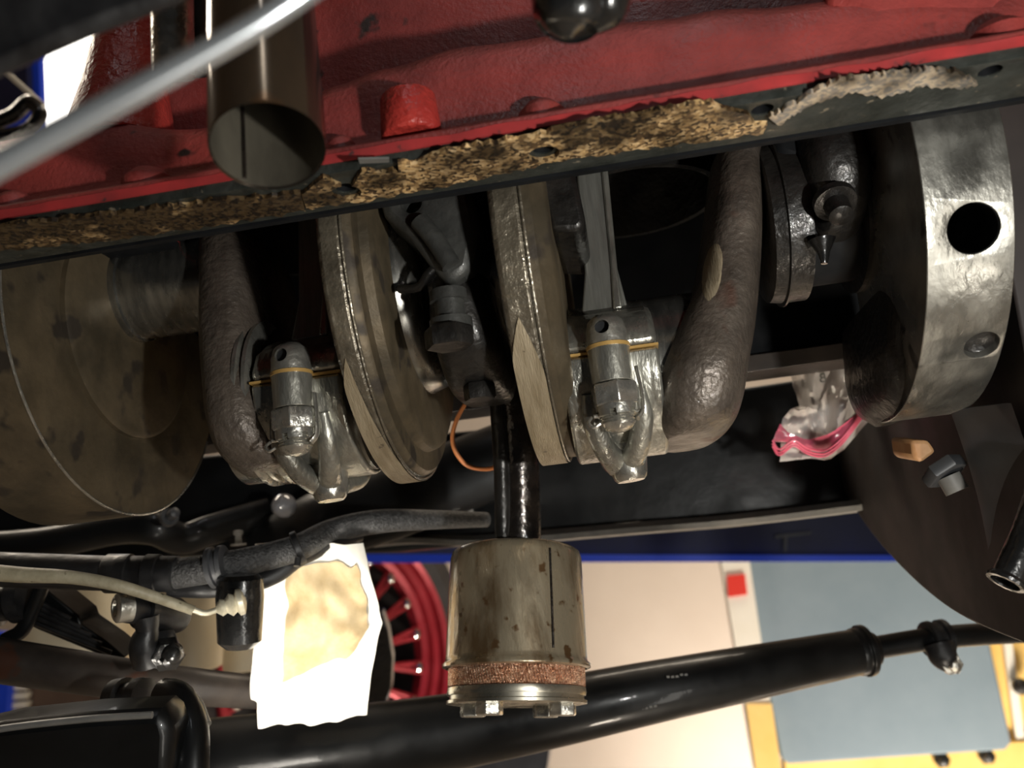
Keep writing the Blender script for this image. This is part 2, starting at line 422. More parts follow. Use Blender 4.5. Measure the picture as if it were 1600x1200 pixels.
# cork gasket remains: plates with ragged outlines stuck to the underside
def ragged(pts, amp=3.0, step=9, Z=-.0036):
    out = []
    for (x0, y0), (x1, y1) in zip(pts, pts[1:]+pts[:1]):
        L = math.hypot(x1-x0, y1-y0); n = max(1, int(L/step))
        for k in range(n):
            t = k/n; j = amp if L > 25 else amp*.4
            out.append(at(x0+(x1-x0)*t+random.uniform(-j, j)*.4, y0+(y1-y0)*t+random.uniform(-j, j), Z=Z))
    return out
def cork(pts, holes=(), m='cork', **k):
    b = BM(); extr(b, ragged(pts, **k), (0, 0, -.0014))
    cuts = []
    for h in holes:
        c = BM(); cyl(c, (h.x, h.y, -.01), (h.x, h.y, .006), .0046, seg=20); cuts.append(c)
    return obj('cork_gasket', b, m, eb, cuts=cuts)
cork([(-120, 366), (0, 348), (200, 325), (335, 308), (470, 298), (478, 322), (430, 332), (200, 366), (0, 386), (-120, 400)], m='cork_dirty')
cork([(470, 298), (505, 270), (545, 288), (566, 262), (622, 262), (622, 246), (650, 250), (700, 228), (800, 212), (950, 180), (1110, 152), (1125, 163), (1168, 172), (1180, 190), (1198, 188), (1190, 202), (1040, 222), (860, 248), (700, 284), (570, 308), (478, 322)], holes=(HOLES[0], HOLES[3]))
cork([(1200, 178), (1235, 160), (1270, 138), (1310, 118), (1380, 112), (1440, 104), (1495, 106), (1525, 124), (1500, 134), (1440, 128), (1380, 146), (1330, 138), (1280, 152), (1240, 172), (1215, 190)], amp=3, step=5, m='cork_pale')
# a lifted sliver of metal-backed gasket
b = BM(); extr(b, [at(x, y, Z=-.0052) for x, y in ((560, 249), (608, 248), (608, 254), (562, 256))], (0, 0, .0006)); obj('gasket_strip', b, 'frame_edge', eb, label='thin grey strip of gasket peeling off the rail')
# painted lower lip shown as a brighter band
b = BM()
grid(b, lambda u, v: V((XL+(.30-XL)*u, -.1186+.0004*noise.noise(V((u*60, v*3, 1))), -.0004+(.0028+.0010*noise.noise(V((u*38, 0, 0))))*v)), 160, 2, thick=(0, .0012, 0))
obj('painted_lip', b, 'red_edge', eb, label='bright red painted lip along the top of the rail')
# bosses on the outer wall
def boss(pts, Y, depth, m='red_paint', name='bolt_boss', r=.0):
    b = BM(); extr(b, pxpoly(pts, Y=Y), (0, depth, 0)); return obj(name, b, m, eb, bevel=.0018, smooth=60)
p = at(640, 205, Y=-.112); q = at(638, 152, Y=-.108)
b = BM(); lathe(b, (p.x, p.y+.003, p.z-.001), V((q.x-p.x, 0, q.z-p.z)), [(0, .0088), (.001, .0093), ((q-p).length-.001, .0085), ((q-p).length, .0078)], 28)
obj('bolt_boss', b, 'red_rough', eb, bevel=.0006)
for px, py, r in ((228, 262, .0085), (530, 222, .0055), (845, 170, .0075), (20, 318, .007), (1560, 40, .009)):
    p = at(px, py, Y=-.108)
    b = BM(); lathe(b, (p.x, -.1065, .002), (0, 0, 1), [(0, r), (.008, r*.95), (.011, r*.6), (.012, r*.1)], 24); obj('bolt_boss', b, 'red_paint', eb)
# tall tapering column at the front corner
p0 = at(190, 225, Y=-.085); p1 = at(212, -60, Y=-.075)
b = BM(); lathe(b, p0, p1-p0, [(-.004, .0190), (.004, .0178), (.02, .0150), (.045, .0122), ((p1-p0).length, .0100)], 40); obj('front_column', b, 'red_rough', eb, label='rough red cast column at the front corner')
# broad bulge between column and torn gasket, and the right-hand swell with flats
b = BM(); loft(b, [(at(300, 240, Y=-.1).x, -.088, .012, .05, .016), (at(300, 200, Y=-.1).x, -.086, .026, .045, .014), (at(300, 170, Y=-.1).x, -.084, .034, .035, .008)], e=2.2); obj('wall_bulge', b, 'red_paint', eb)
# second storey of the block at the right
b = BM(); extr(b, [at(x, y, Y=-.104) for x, y in ((1290, 2), (1345, 20), (1300, 72), (1275, 98), (1480, 84), (1560, 40), (1590, -60), (1300, -60))], (0, .012, 0)); obj('wall_flat', b, 'red_paint', eb, bevel=.004)
# inner skin, roof and far wall, black for the shade inside; far rail
b = BM(); extr(b, [(XL, -.0915, -.0034), (XL, -.0890, -.0034), (XL, -.0830, .0110), (XL, -.0785, .0260), (XL, -.0792, .0265), (XL, -.0848, .0115), (XL, -.0915, .0005)], (.30-XL, 0, 0)); obj('inner_skirt', b, 'shade_black', eb)
b = BM(); extr(b, [(XU, -.0785, .0255), (XU, -.0490, .0330), (XU, -.0490, .19), (XU, -.0498, .19), (XU, -.0498, .0338), (XU, -.0785, .0263)], (.30-XU, 0, 0)); obj('inner_skirt', b, 'shade_black', eb)
b = BM(); box(b, (XU, -.0498, .11), (.30, .105, .118)); obj('crankcase_roof', b, 'shade_black', eb)
b = BM(); box(b, (XL, -.079, .0262), (XU, .105, .0300)); obj('crankcase_roof', b, 'shade_black', eb)
b = BM(); box(b, (XL, .096, -.030), (XU, .106, .030)); obj('far_skirt', b, 'shade_black', eb)
b = BM(); box(b, (XU, .096, -.030), (.30, .106, .11)); obj('far_skirt', b, 'shade_black', eb)
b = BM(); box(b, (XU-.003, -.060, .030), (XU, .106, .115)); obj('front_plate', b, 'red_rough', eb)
b = BM(); box(b, (XU+.0005, -.060, .030), (XU+.003, .096, .110)); obj('front_shade_sheet', b, 'shade_black', eb)  # added black sheet, paints the inside of the front plate as shade
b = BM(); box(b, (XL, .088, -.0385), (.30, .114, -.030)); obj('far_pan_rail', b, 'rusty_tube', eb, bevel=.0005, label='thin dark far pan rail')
b = BM(); box(b, (.132, -.0895, .012), (.138, .105, .11)); obj('rear_bulkhead', b, 'shade_black', eb)
# cylinder mouths in the roof
for px, py in ((985, 262), (430, 330), (1500, 250)):
    c = at(px, py, Z=.045)
    b = BM(); lathe(b, (c.x, c.y+.030, .040), (0, 0, 1), [(0, .0385), (.0, .0415), (.07, .0415), (.07, .0385), (0, .0385)], 64, cap=False); obj('cylinder_bore', b, 'oily_dark', eb, label='dark lower edge of a cylinder bore')
# centre main bearing web with a drilled hole
b = BM(); extr(b, pxpoly([(585, 292), (735, 285), (748, 350), (735, 420), (700, 445), (672, 415), (640, 372), (598, 335)], Y=-.062), (0, .05, 0))
h = at(641, 315, Y=-.062); c = BM(); cyl(c, h+V((0, -.02, 0)), h+V((0, .012, 0)), .0032, seg=20)
obj('bearing_web', b, 'bulkhead_grey', eb, cuts=[c], bevel=.003, label='grey cast web carrying the centre bearing, drilled near its top')
b = BM(); tube(b, [at(655, 345, Y=-.0635), at(680, 375, Y=-.064), at(705, 415, Y=-.064)], .0035); obj('web_rib', b, 'bulkhead_grey', eb)
# second web right of the middle counterweight
b = BM(); extr(b, pxpoly([(832, 255), (895, 250), (915, 345), (905, 360), (862, 360)], Y=-.060), (0, .05, 0)); obj('bearing_web', b, 'oily_dark', eb, bevel=.003, label='black oily web beside the middle counterweight')
b = BM(); extr(b, pxpoly([(1205, 190), (1390, 165), (1385, 215), (1360, 235), (1240, 248), (1212, 238)], Y=-.030), (0, .05, 0)); obj('bearing_web', b, 'shade_black', eb, bevel=.003)  # web coloured black for the shade it sits in
b = BM(); tube(b, [at(205, 378, Y=.02), at(300, 366, Y=.02)], .0042, n=1); obj('warm_lit_strip', b, 'orange_iron', eb, label='small round bar coloured orange for a warm-lit strip inside the crankcase')  # bar added where a lit strip shows, warm light put into its colour

# ------------------------------------------------------------------ crankshaft
ck = thing('crankshaft', 'oily steel crankshaft with half-moon counterweights, running across under the block', 'crankshaft', (0, 0, -.081))
R = .081
def disc_poly(X, a0, a1, r=R, n=40, cy=0, cz=0, corner=None):
    # angle measured in the YZ plane: 0 = towards the camera (-Y), 90 = down
    pts = [V((X, cy - r*cos(radians(a0+(a1-a0)*i/n)), cz - r*sin(radians(a0+(a1-a0)*i/n)))) for i in range(n+1)]
    return pts + [V((X, y, z)) for y, z in (corner or [])]
def pad(name, X0f, X1f, a0, a1, r, m, label=None, n=40, th=.0005):
    b = BM()
    def f(u, v):
        a = radians(a0+(a1-a0)*u); x0, x1 = X0f(u), X1f(u); x = x0+(x1-x0)*v
        return V((x, -r*cos(a), -r*sin(a)))
    g = grid(b, f, n, 4); 
    return obj(name, b, m, ck, label=label)
# A: the big left one (right face at -.206)
b = BM(); extr(b, disc_poly(-.2445, -4, 186, corner=[(.030, .026), (-.030, .026), (-.055, .013)]), (.0385, 0, 0))
obj('counterweight', b, 'disc_face', ck, bevel=.0008, label='large half-moon counterweight at the left with brown stained face')
b = BM(); lathe(b, (-.208, 0, 0), (1, 0, 0), [(0, .048), (.0042, .048), (.0052, .046), (.0052, .0)], 72, cap=False); obj('cheek_step', b, 'disc_face', ck)
b = BM(); lathe(b, (-.203, 0, .016), (1, 0, 0), [(0, .0215), (.003, .0215), (.0035, .0205), (.050, .0205)], 64); obj('main_journal', b, 'journal_steel', ck, label='polished round main journal at the left')
# C: thick disc left of centre
b = BM(); extr(b, disc_poly(-.0915, -12, 190, corner=[(.03, .030), (-.050, .032)]), (.0090, 0, 0)); obj('counterweight', b, 'cast_rim', ck, bevel=.0018, label='thick disc-shaped counterweight left of the centre with a machined tan rim')
b = BM(); lathe(b, (-.0840, 0, 0), (1, 0, 0), [(0, .0795), (.0030, .0790), (.0043, .0775), (.0043, .0)], 90, cap=False); obj('cheek_plate', b, 'disc_face', ck)
b = BM(); lathe(b, (-.0800, 0, 0), (1, 0, 0), [(0, .0700), (.0035, .0690), (.0048, .0670), (.0048, .0)], 90, cap=False); obj('cheek_step', b, 'disc_face', ck)
b = BM(); lathe(b, (-.0755, 0, 0), (1, 0, 0), [(0, .046), (.006, .044), (.009, .040), (.010, .031), (.038, .031)], 64); obj('main_journal', b, 'journal_steel', ck)
pad('machined_rim', lambda u: -.0914+.0032*max(0, (1-u/.12))**1.4, lambda u: -.0828-.0052*max(0, (1-u/.55))**1.2, 34, 104, R+.0006, 'machined_tan', 'tan machined patch on the rim')
# D: disc right of centre
b = BM(); extr(b, disc_poly(-.0325, -22, 184, corner=[(.03, .045), (-.045, .045)]), (.0110, 0, 0)); obj('counterweight', b, 'cast_rim', ck, bevel=.0020, label='tall narrow counterweight right of the centre with a pale machined lower rim')
b = BM(); lathe(b, (-.0220, 0, 0), (1, 0, 0), [(0, .0795), (.0035, .0795), (.0045, .078), (.0075, .0755), (.0085, .073), (.0085, .0)], 90, cap=False); obj('cheek_plate', b, 'disc_face', ck)
pad('machined_rim', lambda u: -.0323+.0046*max(0, (1-u/.16))**1.4, lambda u: -.0222-.0054*max(0, (1-u/.22))**1.4, 30, 102, R+.0006, 'machined_tan', 'pale tan machined patch on the rim')
h = at(803, 325, Y=-.072); b = BM(); lathe(b, h+V((0, -.006, 0)), (0, 1, 0), [(0, .0012), (0, .0030), (.008, .0060)], 20, cap=False); obj('oil_plug', b, 'cast_rim', ck)
def edge_ring(X, a0, a1, r=R-.0003, m='bright_steel'):
    b = BM(); tube(b, [V((X, -r*cos(radians(a0+(a1-a0)*i/60)), -r*sin(radians(a0+(a1-a0)*i/60)))) for i in range(61)], .0006, seg=8, n=1); obj('edge_highlight', b, m, ck, label='bright thin ring standing in for the edge highlight')  # highlight along the disc edge, built as a bright ring
edge_ring(-.2062, -2, 150); edge_ring(-.0826, -5, 120, m='cast_rim'); edge_ring(-.0216, -15, 120, m='cast_rim')
# G: rear, wide rim drilled for balance
gx0, gx1 = .1020, .1285
b = BM(); extr(b, disc_poly(gx0, -40, 112, r=.0815, corner=[(.012, -.04), (.0, .05), (-.052, .055)]), (gx1-gx0, 0, 0))
G1, G2 = V((.1163, -.0737, -.0347)), V((.1215, -.0471, -.0665))
n1, n2 = V((0, G1.y, G1.z)).normalized(), V((0, G2.y, G2.z)).normalized()
c = BM(); cyl(c, G1+n1*.01, G1-n1*.040, .0079, seg=40)
c2 = BM(); cyl(c2, G2+n2*.01, G2-n2*.004, .0072, .0050, seg=32)
obj('counterweight', b, 'worn_steel', ck, cuts=[c, c2], bevel=.0006, label='wide polished rear counterweight with a large balance hole')
b = BM(); lathe(b, G1-n1*.0012, -n1, [(0, .0079), (0, .0078), (.038, .0078), (.038, .0)], 40, cap=False); obj('balance_hole_shade', b, 'shade_black', ck)  # added black liner, stands for the shade deep in the balance hole
b = BM(); lathe(b, G2-n2*.0039, n2, [(0, .0), (.0002, .0040), (.0012, .0052)], 32, cap=False); obj('balance_hole_shade', b, 'oily_dark', ck)  # added dark dish, shades the shallow balance hole by colour
b = BM(); loft(b, [(.1045, .01, -.035, .003, .04), (.1035, .008, -.050, .005, .042), (.1045, .008, -.060, .0085, .040), (.1050, .008, -.072, .0085, .034), (.1065, .008, -.0800, .005, .022)]); obj('crank_cheek', b, 'oily_dark', ck)
b = BM(); cyl(b, (gx0-.03, 0, 0), (gx0+.002, 0, 0), .024, seg=48); obj('main_journal', b, 'shade_black', ck)  # journal coloured black for the shade between arm and rear counterweight
# slanting arms
def arm(pts, Y0, label, m='cast_arm'):
    secs = []
    for px, py, hw, cy, ry in pts:
        p = at(px, py, Y=cy-ry*.9); s = (p-CAMP).dot(FW)/F_PX
        secs.append((p.x, cy, p.z, hw*s, ry))
    b = BM(); loft(b, secs, sub=6, e=2.7); return obj('crank_arm', b, m, ck, label=label)
arm([(338, 352, 40, 0, .022), (340, 372, 50, 0, .030), (342, 430, 54, 0, .036), (343, 510, 57, -.002, .038), (350, 590, 60, -.006, .040), (358, 650, 62, -.008, .040), (374, 695, 60, -.008, .036), (402, 728, 52, -.006, .028), (420, 744, 36, -.004, .016)], 0, 'dark rusty bent crank arm left of the left connecting rod')
arm([(1158, 225, 42, 0, .030), (1156, 280, 46, 0, .033), (1150, 360, 51, 0, .036), (1140, 430, 58, -.001, .038), (1118, 500, 74, -.004, .040), (1104, 560, 78, -.007, .042), (1098, 610, 76, -.008, .040), (1092, 650, 66, -.008, .036), (1082, 676, 46, -.006, .028), (1074, 686, 32, -.004, .018)], 0, 'thick grey bent crank arm right of the right connecting rod, wet with oil')
# bare oval spot on the right arm
from mathutils.bvhtree import BVHTree
armE = [o for o in bpy.data.objects if o.name.startswith('crank_arm')][-1]
bv = BVHTree.FromPolygons([v.co + wloc(ck) for v in armE.data.vertices], [p.vertices[:] for p in armE.data.polygons])
def onto(bv, px, py, lift=.0003):
    d = (at(px, py, d=1)-CAMP).normalized(); h = bv.ray_cast(CAMP, d)
    return (h[0] + h[1]*(lift if h[1].dot(d) < 0 else -lift)) if h[0] else at(px, py, d=.32)
b = BM(); c0 = b.verts.new(onto(bv, 1113, 425)); prev = None
for k in range(1, 5):
    ring = [b.verts.new(onto(bv, 1113+17*k/4*cos(2*pi*i/32)+6*k/4*sin(2*pi*i/32), 425-50*k/4*sin(2*pi*i/32), .0003 if k < 4 else -.0002)) for i in range(32)]
    for i in range(32):
        if prev: b.faces.new((prev[i], prev[(i+1) % 32], ring[(i+1) % 32], ring[i]))
        else: b.faces.new((c0, ring[i], ring[(i+1) % 32]))
    prev = ring
obj('machined_spot', b, 'machined_tan', ck, label='tan oval ground spot')
# crankpins
PZ = -.0500
for xc, x0, x1 in ((-.115, -.150, -.096), (0, -.018, .035)):
    b = BM(); cyl(b, (x0, -.010, PZ), (x1, -.010, PZ), .026, seg=56); obj('crank_pin', b, 'journal_steel', ck)
for x, r in ((-.1400, .0340), (-.1365, .0330)):
    b = BM(); lathe(b, (x, -.012, PZ+.0060), (1, 0, 0), [(0, r-.002), (.0007, r), (.0022, r), (.0029, r-.002)], 72); obj('thrust_collar', b, 'bright_steel', ck, label='bright thin collar at the crankpin')

# ------------------------------------------------------------------ connecting rods
def make_rod():
    t = thing('connecting_rod', 'bright steel connecting rod with a long visible shank, right of the pickup tube', 'connecting rod', (0, -.010, PZ-.04))
    hw = .0172; cy = -.010
    def arc(x, r, a0, a1, n=30): return [V((x, cy - r*cos(radians(a0+(a1-a0)*i/n)), PZ - r*sin(radians(a0+(a1-a0)*i/n)))) for i in range(n+1)]
    # upper half with shoulders
    b = BM(); poly = [V((-hw, cy-.0345, PZ+.0006)), V((-hw, cy-.0345, PZ+.004)), V((-hw, cy-.030, PZ+.012)), V((-hw, cy-.0215, PZ+.0175)), V((-hw, cy-.012, PZ+.0215)),
                      V((-hw, cy+.012, PZ+.0215)), V((-hw, cy+.030, PZ+.012)), V((-hw, cy+.0345, PZ+.0006))]
    extr(b, poly, (2*hw, 0, 0)); obj('rod_body', b, 'rod_steel', t, bevel=.0022)
    b = BM(); extr(b, arc(-hw, .0345, 1, 179), (2*hw, 0, 0)); obj('rod_cap', b, 'rod_steel', t, bevel=.0012)
    b = BM(); extr(b, [V((-hw-.0003, cy-.0349, PZ-.0004)), V((hw+.0003, cy-.0349, PZ-.0004)), V((hw+.0003, cy+.0345, PZ-.0004)), V((-hw-.0003, cy+.0345, PZ-.0004))], (0, 0, .0009)); obj('shim', b, 'brass_shim', t, label='thin tan shim in the split')
    for s in (-1, 1):
        y = cy + s*.0375
        b = BM(); lathe(b, (0, y, PZ-.0125), (0, 0, 1), [(0, .0072), (.0122, .0074), (.0126, .0074)], 36); obj('bolt_boss', b, 'rod_steel', t, bevel=.0003)
        c = BM(); cyl(c, (-.0012, y-.02, PZ+.0062), (-.0012, y-.0035, PZ+.0066), .0025, seg=20)
        b = BM(); lathe(b, (0, y, PZ+.0012), (0, 0, 1), [(0, .0074), (.005, .0072), (.0085, .0062), (.0105, .004), (.0112, .0004)], 36); obj('boss_head', b, 'bright_steel', t, cuts=[c] if s < 0 else None, label='domed head drilled with a small hole' if s < 0 else None)
        if s < 0: b = BM(); cyl(b, (-.0012, y-.0042, PZ+.0065), (-.0012, y-.0034, PZ+.0066), .0024, seg=20); obj('bolt_hole_shade', b, 'shade_black', t)  # black disc stands for the shade at the bottom of the hole
        b = BM(); lathe(b, (0, y, PZ+.0000), (0, 0, 1), [(-.0003, .0077), (.0010, .0077)], 36); obj('shim', b, 'brass_shim', t)
        n = None
        b = BM(); hexp(b, (0, y, PZ-.0128), (0, y, PZ-.0205), .0085, rot=.35); n = obj('nut', b, 'nut_steel', t, bevel=.0003)
        cuts = []
        for k in range(3):
            a = .35 + k*pi/3; d = V((cos(a), sin(a), 0))*.012; c = BM()
            w = V((-sin(a), cos(a), 0))*.0011; p = V((0, y, PZ-.0222))
            extr(c, [p-d-w, p-d+w, p+d+w, p+d-w], (0, 0, -.004)); cuts.append(c)
        b = BM(); lathe(b, (0, y, PZ-.0203), (0, 0, -1), [(0, .0072), (.0036, .0070), (.004, .0062)], 32); obj('castle_crown', b, 'nut_steel', n, cuts=cuts)
        b = BM(); lathe(b, (0, y, PZ-.021), (0, 0, -1), [(0, .0046)] + [(.001+i*.0005, .0060 if i % 2 else .0053) for i in range(10)] + [(.0064, .0055), (.0078, .0042), (.0086, .0020), (.0088, 0.0002)], 32); obj('bolt_end', b, 'nut_steel', n)
        b = BM(); tube(b, [V((-.0088, y-.001, PZ-.0235)), V((-.0100, y-.003, PZ-.0255)), V((-.0085, y-.004, PZ-.0275)), V((-.0060, y-.004, PZ-.0265))], .0006, seg=8); tube(b, [V((-.008, y-.002, PZ-.0235)), V((.008, y-.002, PZ-.0235))], .0007, seg=8, n=1); obj('split_pin', b, 'nut_steel', n)
        b = BM(); tube(b, [V((.0086, y-.001, PZ-.008)), V((.0092, y-.002, PZ-.016)), V((.0088, y-.002, PZ-.023)), V((.0068, y-.003, PZ-.0262))], .0007, seg=8, flat=2.2); obj('lock_tab', b, 'bright_steel', t)
    # forked rib running under the cap to the dipper lug
    b = BM()
    for sx in (-1, 1):
        tube(b, [V((sx*.0090, cy-.0320, PZ-.014)), V((sx*.0088, cy-.0285, PZ-.0235)), V((sx*.0060, cy-.020, PZ-.0325)), V((sx*.0020, cy-.008, PZ-.0375))], .0034, seg=12, radii=[.0024, .0038, .0042, .0050])
    tube(b, [V((0, cy-.012, PZ-.034)), V((0, cy, PZ-.036)), V((0, cy+.012, PZ-.035))], .0048, seg=14)
    for sx in (-1, 1):
        tube(b, [V((sx*.0088, cy+.0300, PZ-.016)), V((sx*.0060, cy+.020, PZ-.0325)), V((sx*.0015, cy+.008, PZ-.0370))], .0034, seg=12)
    obj('cap_rib', b, 'rod_steel', t)
    b = BM(); lathe(b, (0.001, cy-.008, PZ-.030), V((.06, -.02, -1)), [(0, .0082), (.006, .0074), (.0110, .0066), (.0130, .0060), (.0140, .0050), (.0143, .001)], 28); obj('dipper_lug', b, 'bright_steel', t, label='stubby bright lug under the cap')
    # shank
    ft = V((.0078, cy-.002, .040+.10)); fb = V((.0006, cy-.002, PZ+.020))
    def beam(w0, w1, d0, d1, off, name, m):
        b = BM(); P = []
        for p, w, d in ((fb, w0, d0), (fb+(ft-fb)*.10, w0*.72, d0*.8), (ft, w1, d1)):
            P.append([b.verts.new(p+V((sx*w+off, sy*d, 0))) for sx, sy in ((-1, -1), (1, -1), (1, 1), (-1, 1))])
        for A, B in zip(P, P[1:]):
            for i in range(4): b.faces.new((A[i], A[(i+1) % 4], B[(i+1) % 4], B[i]))
        b.faces.new(P[0]); b.faces.new(P[-1]); return obj(name, b, m, t, bevel=.0008)
    beam(.0088, .0052, .013, .009, 0, 'shank', 'shank_steel')
    beam(.0018, .0014, .0145, .0102, .0050, 'shank_flange', 'rod_steel')
    return t
rod = make_rod()
def copy_tree(o, parent=None):
    c = o.copy(); COL.objects.link(c); c.parent = parent
    for ch in [x for x in bpy.data.objects if x.parent == o]: copy_tree(ch, c)
    return c
bpy.context.view_layer.update()
rod2 = copy_tree(rod)
rod2.location = rod.location + V((-.1150, .000, .0065))
rod2['label'] = 'dark oily connecting rod at the left, between the rusty crank arm and the thick disc'
rod['group'] = rod2['group'] = 'connecting rods on the crankshaft'

# ------------------------------------------------------------------ main bearing caps
mc = thing('main_bearing_cap', 'black oily bearing cap in the middle, beside the thick disc counterweight', 'bearing cap', (-.05, -.02, -.06), 'main bearing caps')
b = BM(); loft(b, [(at(712, 430, Y=-.05).x, -.02, at(712, 430, Y=-.05).z, .011, .034), (at(714, 480, Y=-.05).x, -.02, at(712, 480, Y=-.05).z, .0125, .036), (at(724, 540, Y=-.05).x, -.018, at(718, 540, Y=-.05).z, .0125, .034), (at(733, 590, Y=-.04).x, -.010, at(722, 590, Y=-.04).z, .011, .026), (at(738, 610, Y=-.03).x, -.008, at(724, 610, Y=-.03).z, .008, .015)], e=3.2)
obj('cap_body', b, 'oily_dark', mc)
p = at(700, 455, Y=-.058); b = BM(); lathe(b, p, (0, 0, -1), [(0, .0065), (.004, .0068), (.004, .0052), (.010, .0052), (.0105, .0075), (.016, .0075)], 24); obj('stud', b, 'bulkhead_grey', mc, label='stud with a dull grey collar')
b = BM(); p = at(700, 512, Y=-.062); hexp(b, p, p+V((0, 0, -.007)), .0085); obj('nut', b, 'oily_dark', mc)
b = BM(); tube(b, [at(625, 452, Y=-.05), at(655, 448, Y=-.055), at(672, 425, Y=-.058), at(700, 405, Y=-.058), at(735, 402, Y=-.055)], .0016, seg=10); obj('cap_edge', b, 'oily_dark', mc)
p = at(748, 600, Y=-.03); b = BM(); hexp(b, p, p+V((0, 0, -.006)), .006); obj('nut', b, 'oily_dark', mc)
mc2 = thing('main_bearing_cap', 'dark bearing cap between the bent crank arm and the rear counterweight, dripping oil', 'bearing cap', (.09, -.02, -.03), 'main bearing caps')
c = at(1290, 318, Y=-.012); cz = c.z
b = BM(); lathe(b, (at(1212, 318, Y=-.04).x, 0, cz), (1, 0, 0), [(0, .030), (.0005, .032), (.005, .033), (.0054, .0345), (.0062, .0345), (.0066, .033), (.0145, .033)], 56); obj('bearing_ring', b, 'oily_dark', mc2, label='ring of the bearing with a thin bright edge')
x1 = at(1362, 300, Y=-.03).x
b = BM(); lathe(b, (x1-.003, 0, cz), (1, 0, 0), [(0, .031), (.0005, .033), (.0030, .033), (.0035, .031)], 56); obj('bearing_ring', b, 'oily_dark', mc2)
b = BM(); loft(b, [(c.x+.001, -.014, cz+.022, .0125, .030), (c.x+.001, -.014, cz+.004, .0130, .030), (c.x+.001, -.012, cz-.008, .0110, .026), (c.x, -.010, cz-.016, .0075, .018), (c.x, -.010, cz-.019, .003, .008)], e=3.2); obj('cap_body', b, 'oily_dark', mc2)
p = at(1308, 300, Y=-.045); b = BM(); lathe(b, p+V((0, .006, 0)), (0, -.6, -1), [(0, .0075), (.003, .0075), (.0035, .0045), (.010, .0042), (.011, .002)], 24); obj('stud', b, 'oily_dark', mc2)
b = BM(); tube(b, [at(1284, 375, Y=-.03), at(1287, 395, Y=-.03), at(1288, 412, Y=-.03)], .0035, radii=[.005, .0022, .0012], seg=12); obj('oil_drip', b, 'gloss_black', mc2, label='hanging drip of oil')

# ------------------------------------------------------------------ oil pickup
ct = at(806, 858, d=.398); cb = at(807, 1038, d=.379)
ax = (ct-cb).normalized(); H = (ct-cb).length; s = .392/F_PX
op = thing('oil_pickup', 'brownish steel oil pickup canister with copper mesh rim hanging on a black tube', 'oil pickup', tuple(cb-V((0, 0, .014))))
rc = 108*s
b = BM(); lathe(b, cb, ax, [(-.0022, rc*.985), (-.0016, rc*1.035), (-.0002, rc*1.04), (.0008, rc*1.005), (.0028, rc*.995), (H*.55, rc*.975), (H*.90, rc*.955), (H*.955, rc*.93), (H*.985, rc*.86), (H, rc*.70), (H*1.005, rc*.3), (H*1.005, 0)], 96, cap=False)
obj('canister', b, 'can_steel', op, smooth=60)
b = BM()
for k in range(1):
    a, u, v = frame(ax); ang = None
# seam down the side of the can
a_, u_, v_ = frame(ax); best = None
tgt = at(858, 950, d=.37)
for i in range(360):
    dr = u_*cos(radians(i))+v_*sin(radians(i)); q = cb+ax*H*.5+dr*rc
    if (q-CAMP).dot(FW) < .392:
        dd = abs(800+F_PX*(q-CAMP).dot(RT)/(q-CAMP).dot(FW)-864)
        if best is None or dd < best[0]: best = (dd, dr)
dr = best[1]
b = BM(); tube(b, [cb+ax*.004+dr*rc*.993, cb+ax*H*.55+dr*rc*.974, cb+ax*H*.9+dr*rc*.954], .00055, seg=8); obj('seam', b, 'dark_tube', op, label='dark vertical seam')
# copper gauze: stacked turns of twisted wire
b = BM()
for k in range(4):
    lathe(b, cb+ax*(-.0022-.0019*k), ax*-1, [(0, rc*.90), (.0009, rc*.935), (.0018, rc*.90)], 120, cap=False)
lathe(b, cb, ax*-1, [(0, rc*.90), (.0100, rc*.90)], 60); obj('gauze_core', b, 'copper_mesh', op)
b = BM(); nst = 150
for k in range(nst):
    a = 2*pi*k/nst; 
    for r_ in range(3):
        a2 = a+(r_ % 2)*pi/nst
        p = cb - ax*(.0014+.0027*r_) + (u_*cos(a2)+v_*sin(a2))*rc*.938
        q = cb - ax*(.0040+.0027*r_) + (u_*cos(a2+.03)+v_*sin(a2+.03))*rc*.938
        cyl(b, p, q, .00052, seg=5)
o = obj('gauze_wires', b, 'copper_mesh', op, label='woven copper gauze'); o['kind'] = 'stuff'
b = BM(); lathe(b, cb-ax*.0098, ax*-1, [(0, rc*.90), (.0, rc*.955), (.0018, rc*.965), (.0030, rc*.955), (.0030, rc*.93), (.0046, rc*.93), (.0050, rc*.97), (.0062, rc*.97), (.0066, rc*.90), (.0066, 0)], 96, cap=False); obj('bottom_plate', b, 'rim_steel', op, smooth=60)
e1 = (RT - ax*RT.dot(ax)).normalized(); e2 = ax.cross(e1).normalized()
if e2.dot(FW) < 0: e2 = -e2
for ox, oy in ((-.0185, .004), (-.0110, -.0165), (.0125, .012), (.0190, -.008)):
    p = cb - ax*.0165 + e1*ox + e2*oy
    b = BM(); hexp(b, p-ax*.0045, p+ax*.001, .0058, rot=random.random()); bo = obj('bolt', b, 'nut_steel', op, bevel=.0004)
    b = BM(); lathe(b, p+ax*.001, ax, [(0, .0066), (.0009, .0066), (.0009, .003), (.004, .003)], 20); obj('washer', b, 'nut_steel', bo)
# the tube: passes up behind the middle counterweight
pt = [at(812, 872, d=.396), at(812, 800, d=.400), at(810, 720, d=.402), at(806, 640, d=.405), at(790, 560, d=.408)]
b = BM(); tube(b, pt, 34*s, seg=32); obj('pickup_tube', b, 'dark_tube', op)
b = BM(); tube(b, [at(786, 862, d=.392), at(784, 740, d=.394), at(778, 640, d=.398), at(775, 560, d=.40)], .0036, seg=14); obj('stay', b, 'oily_dark', op, label='thin black stay beside the tube')

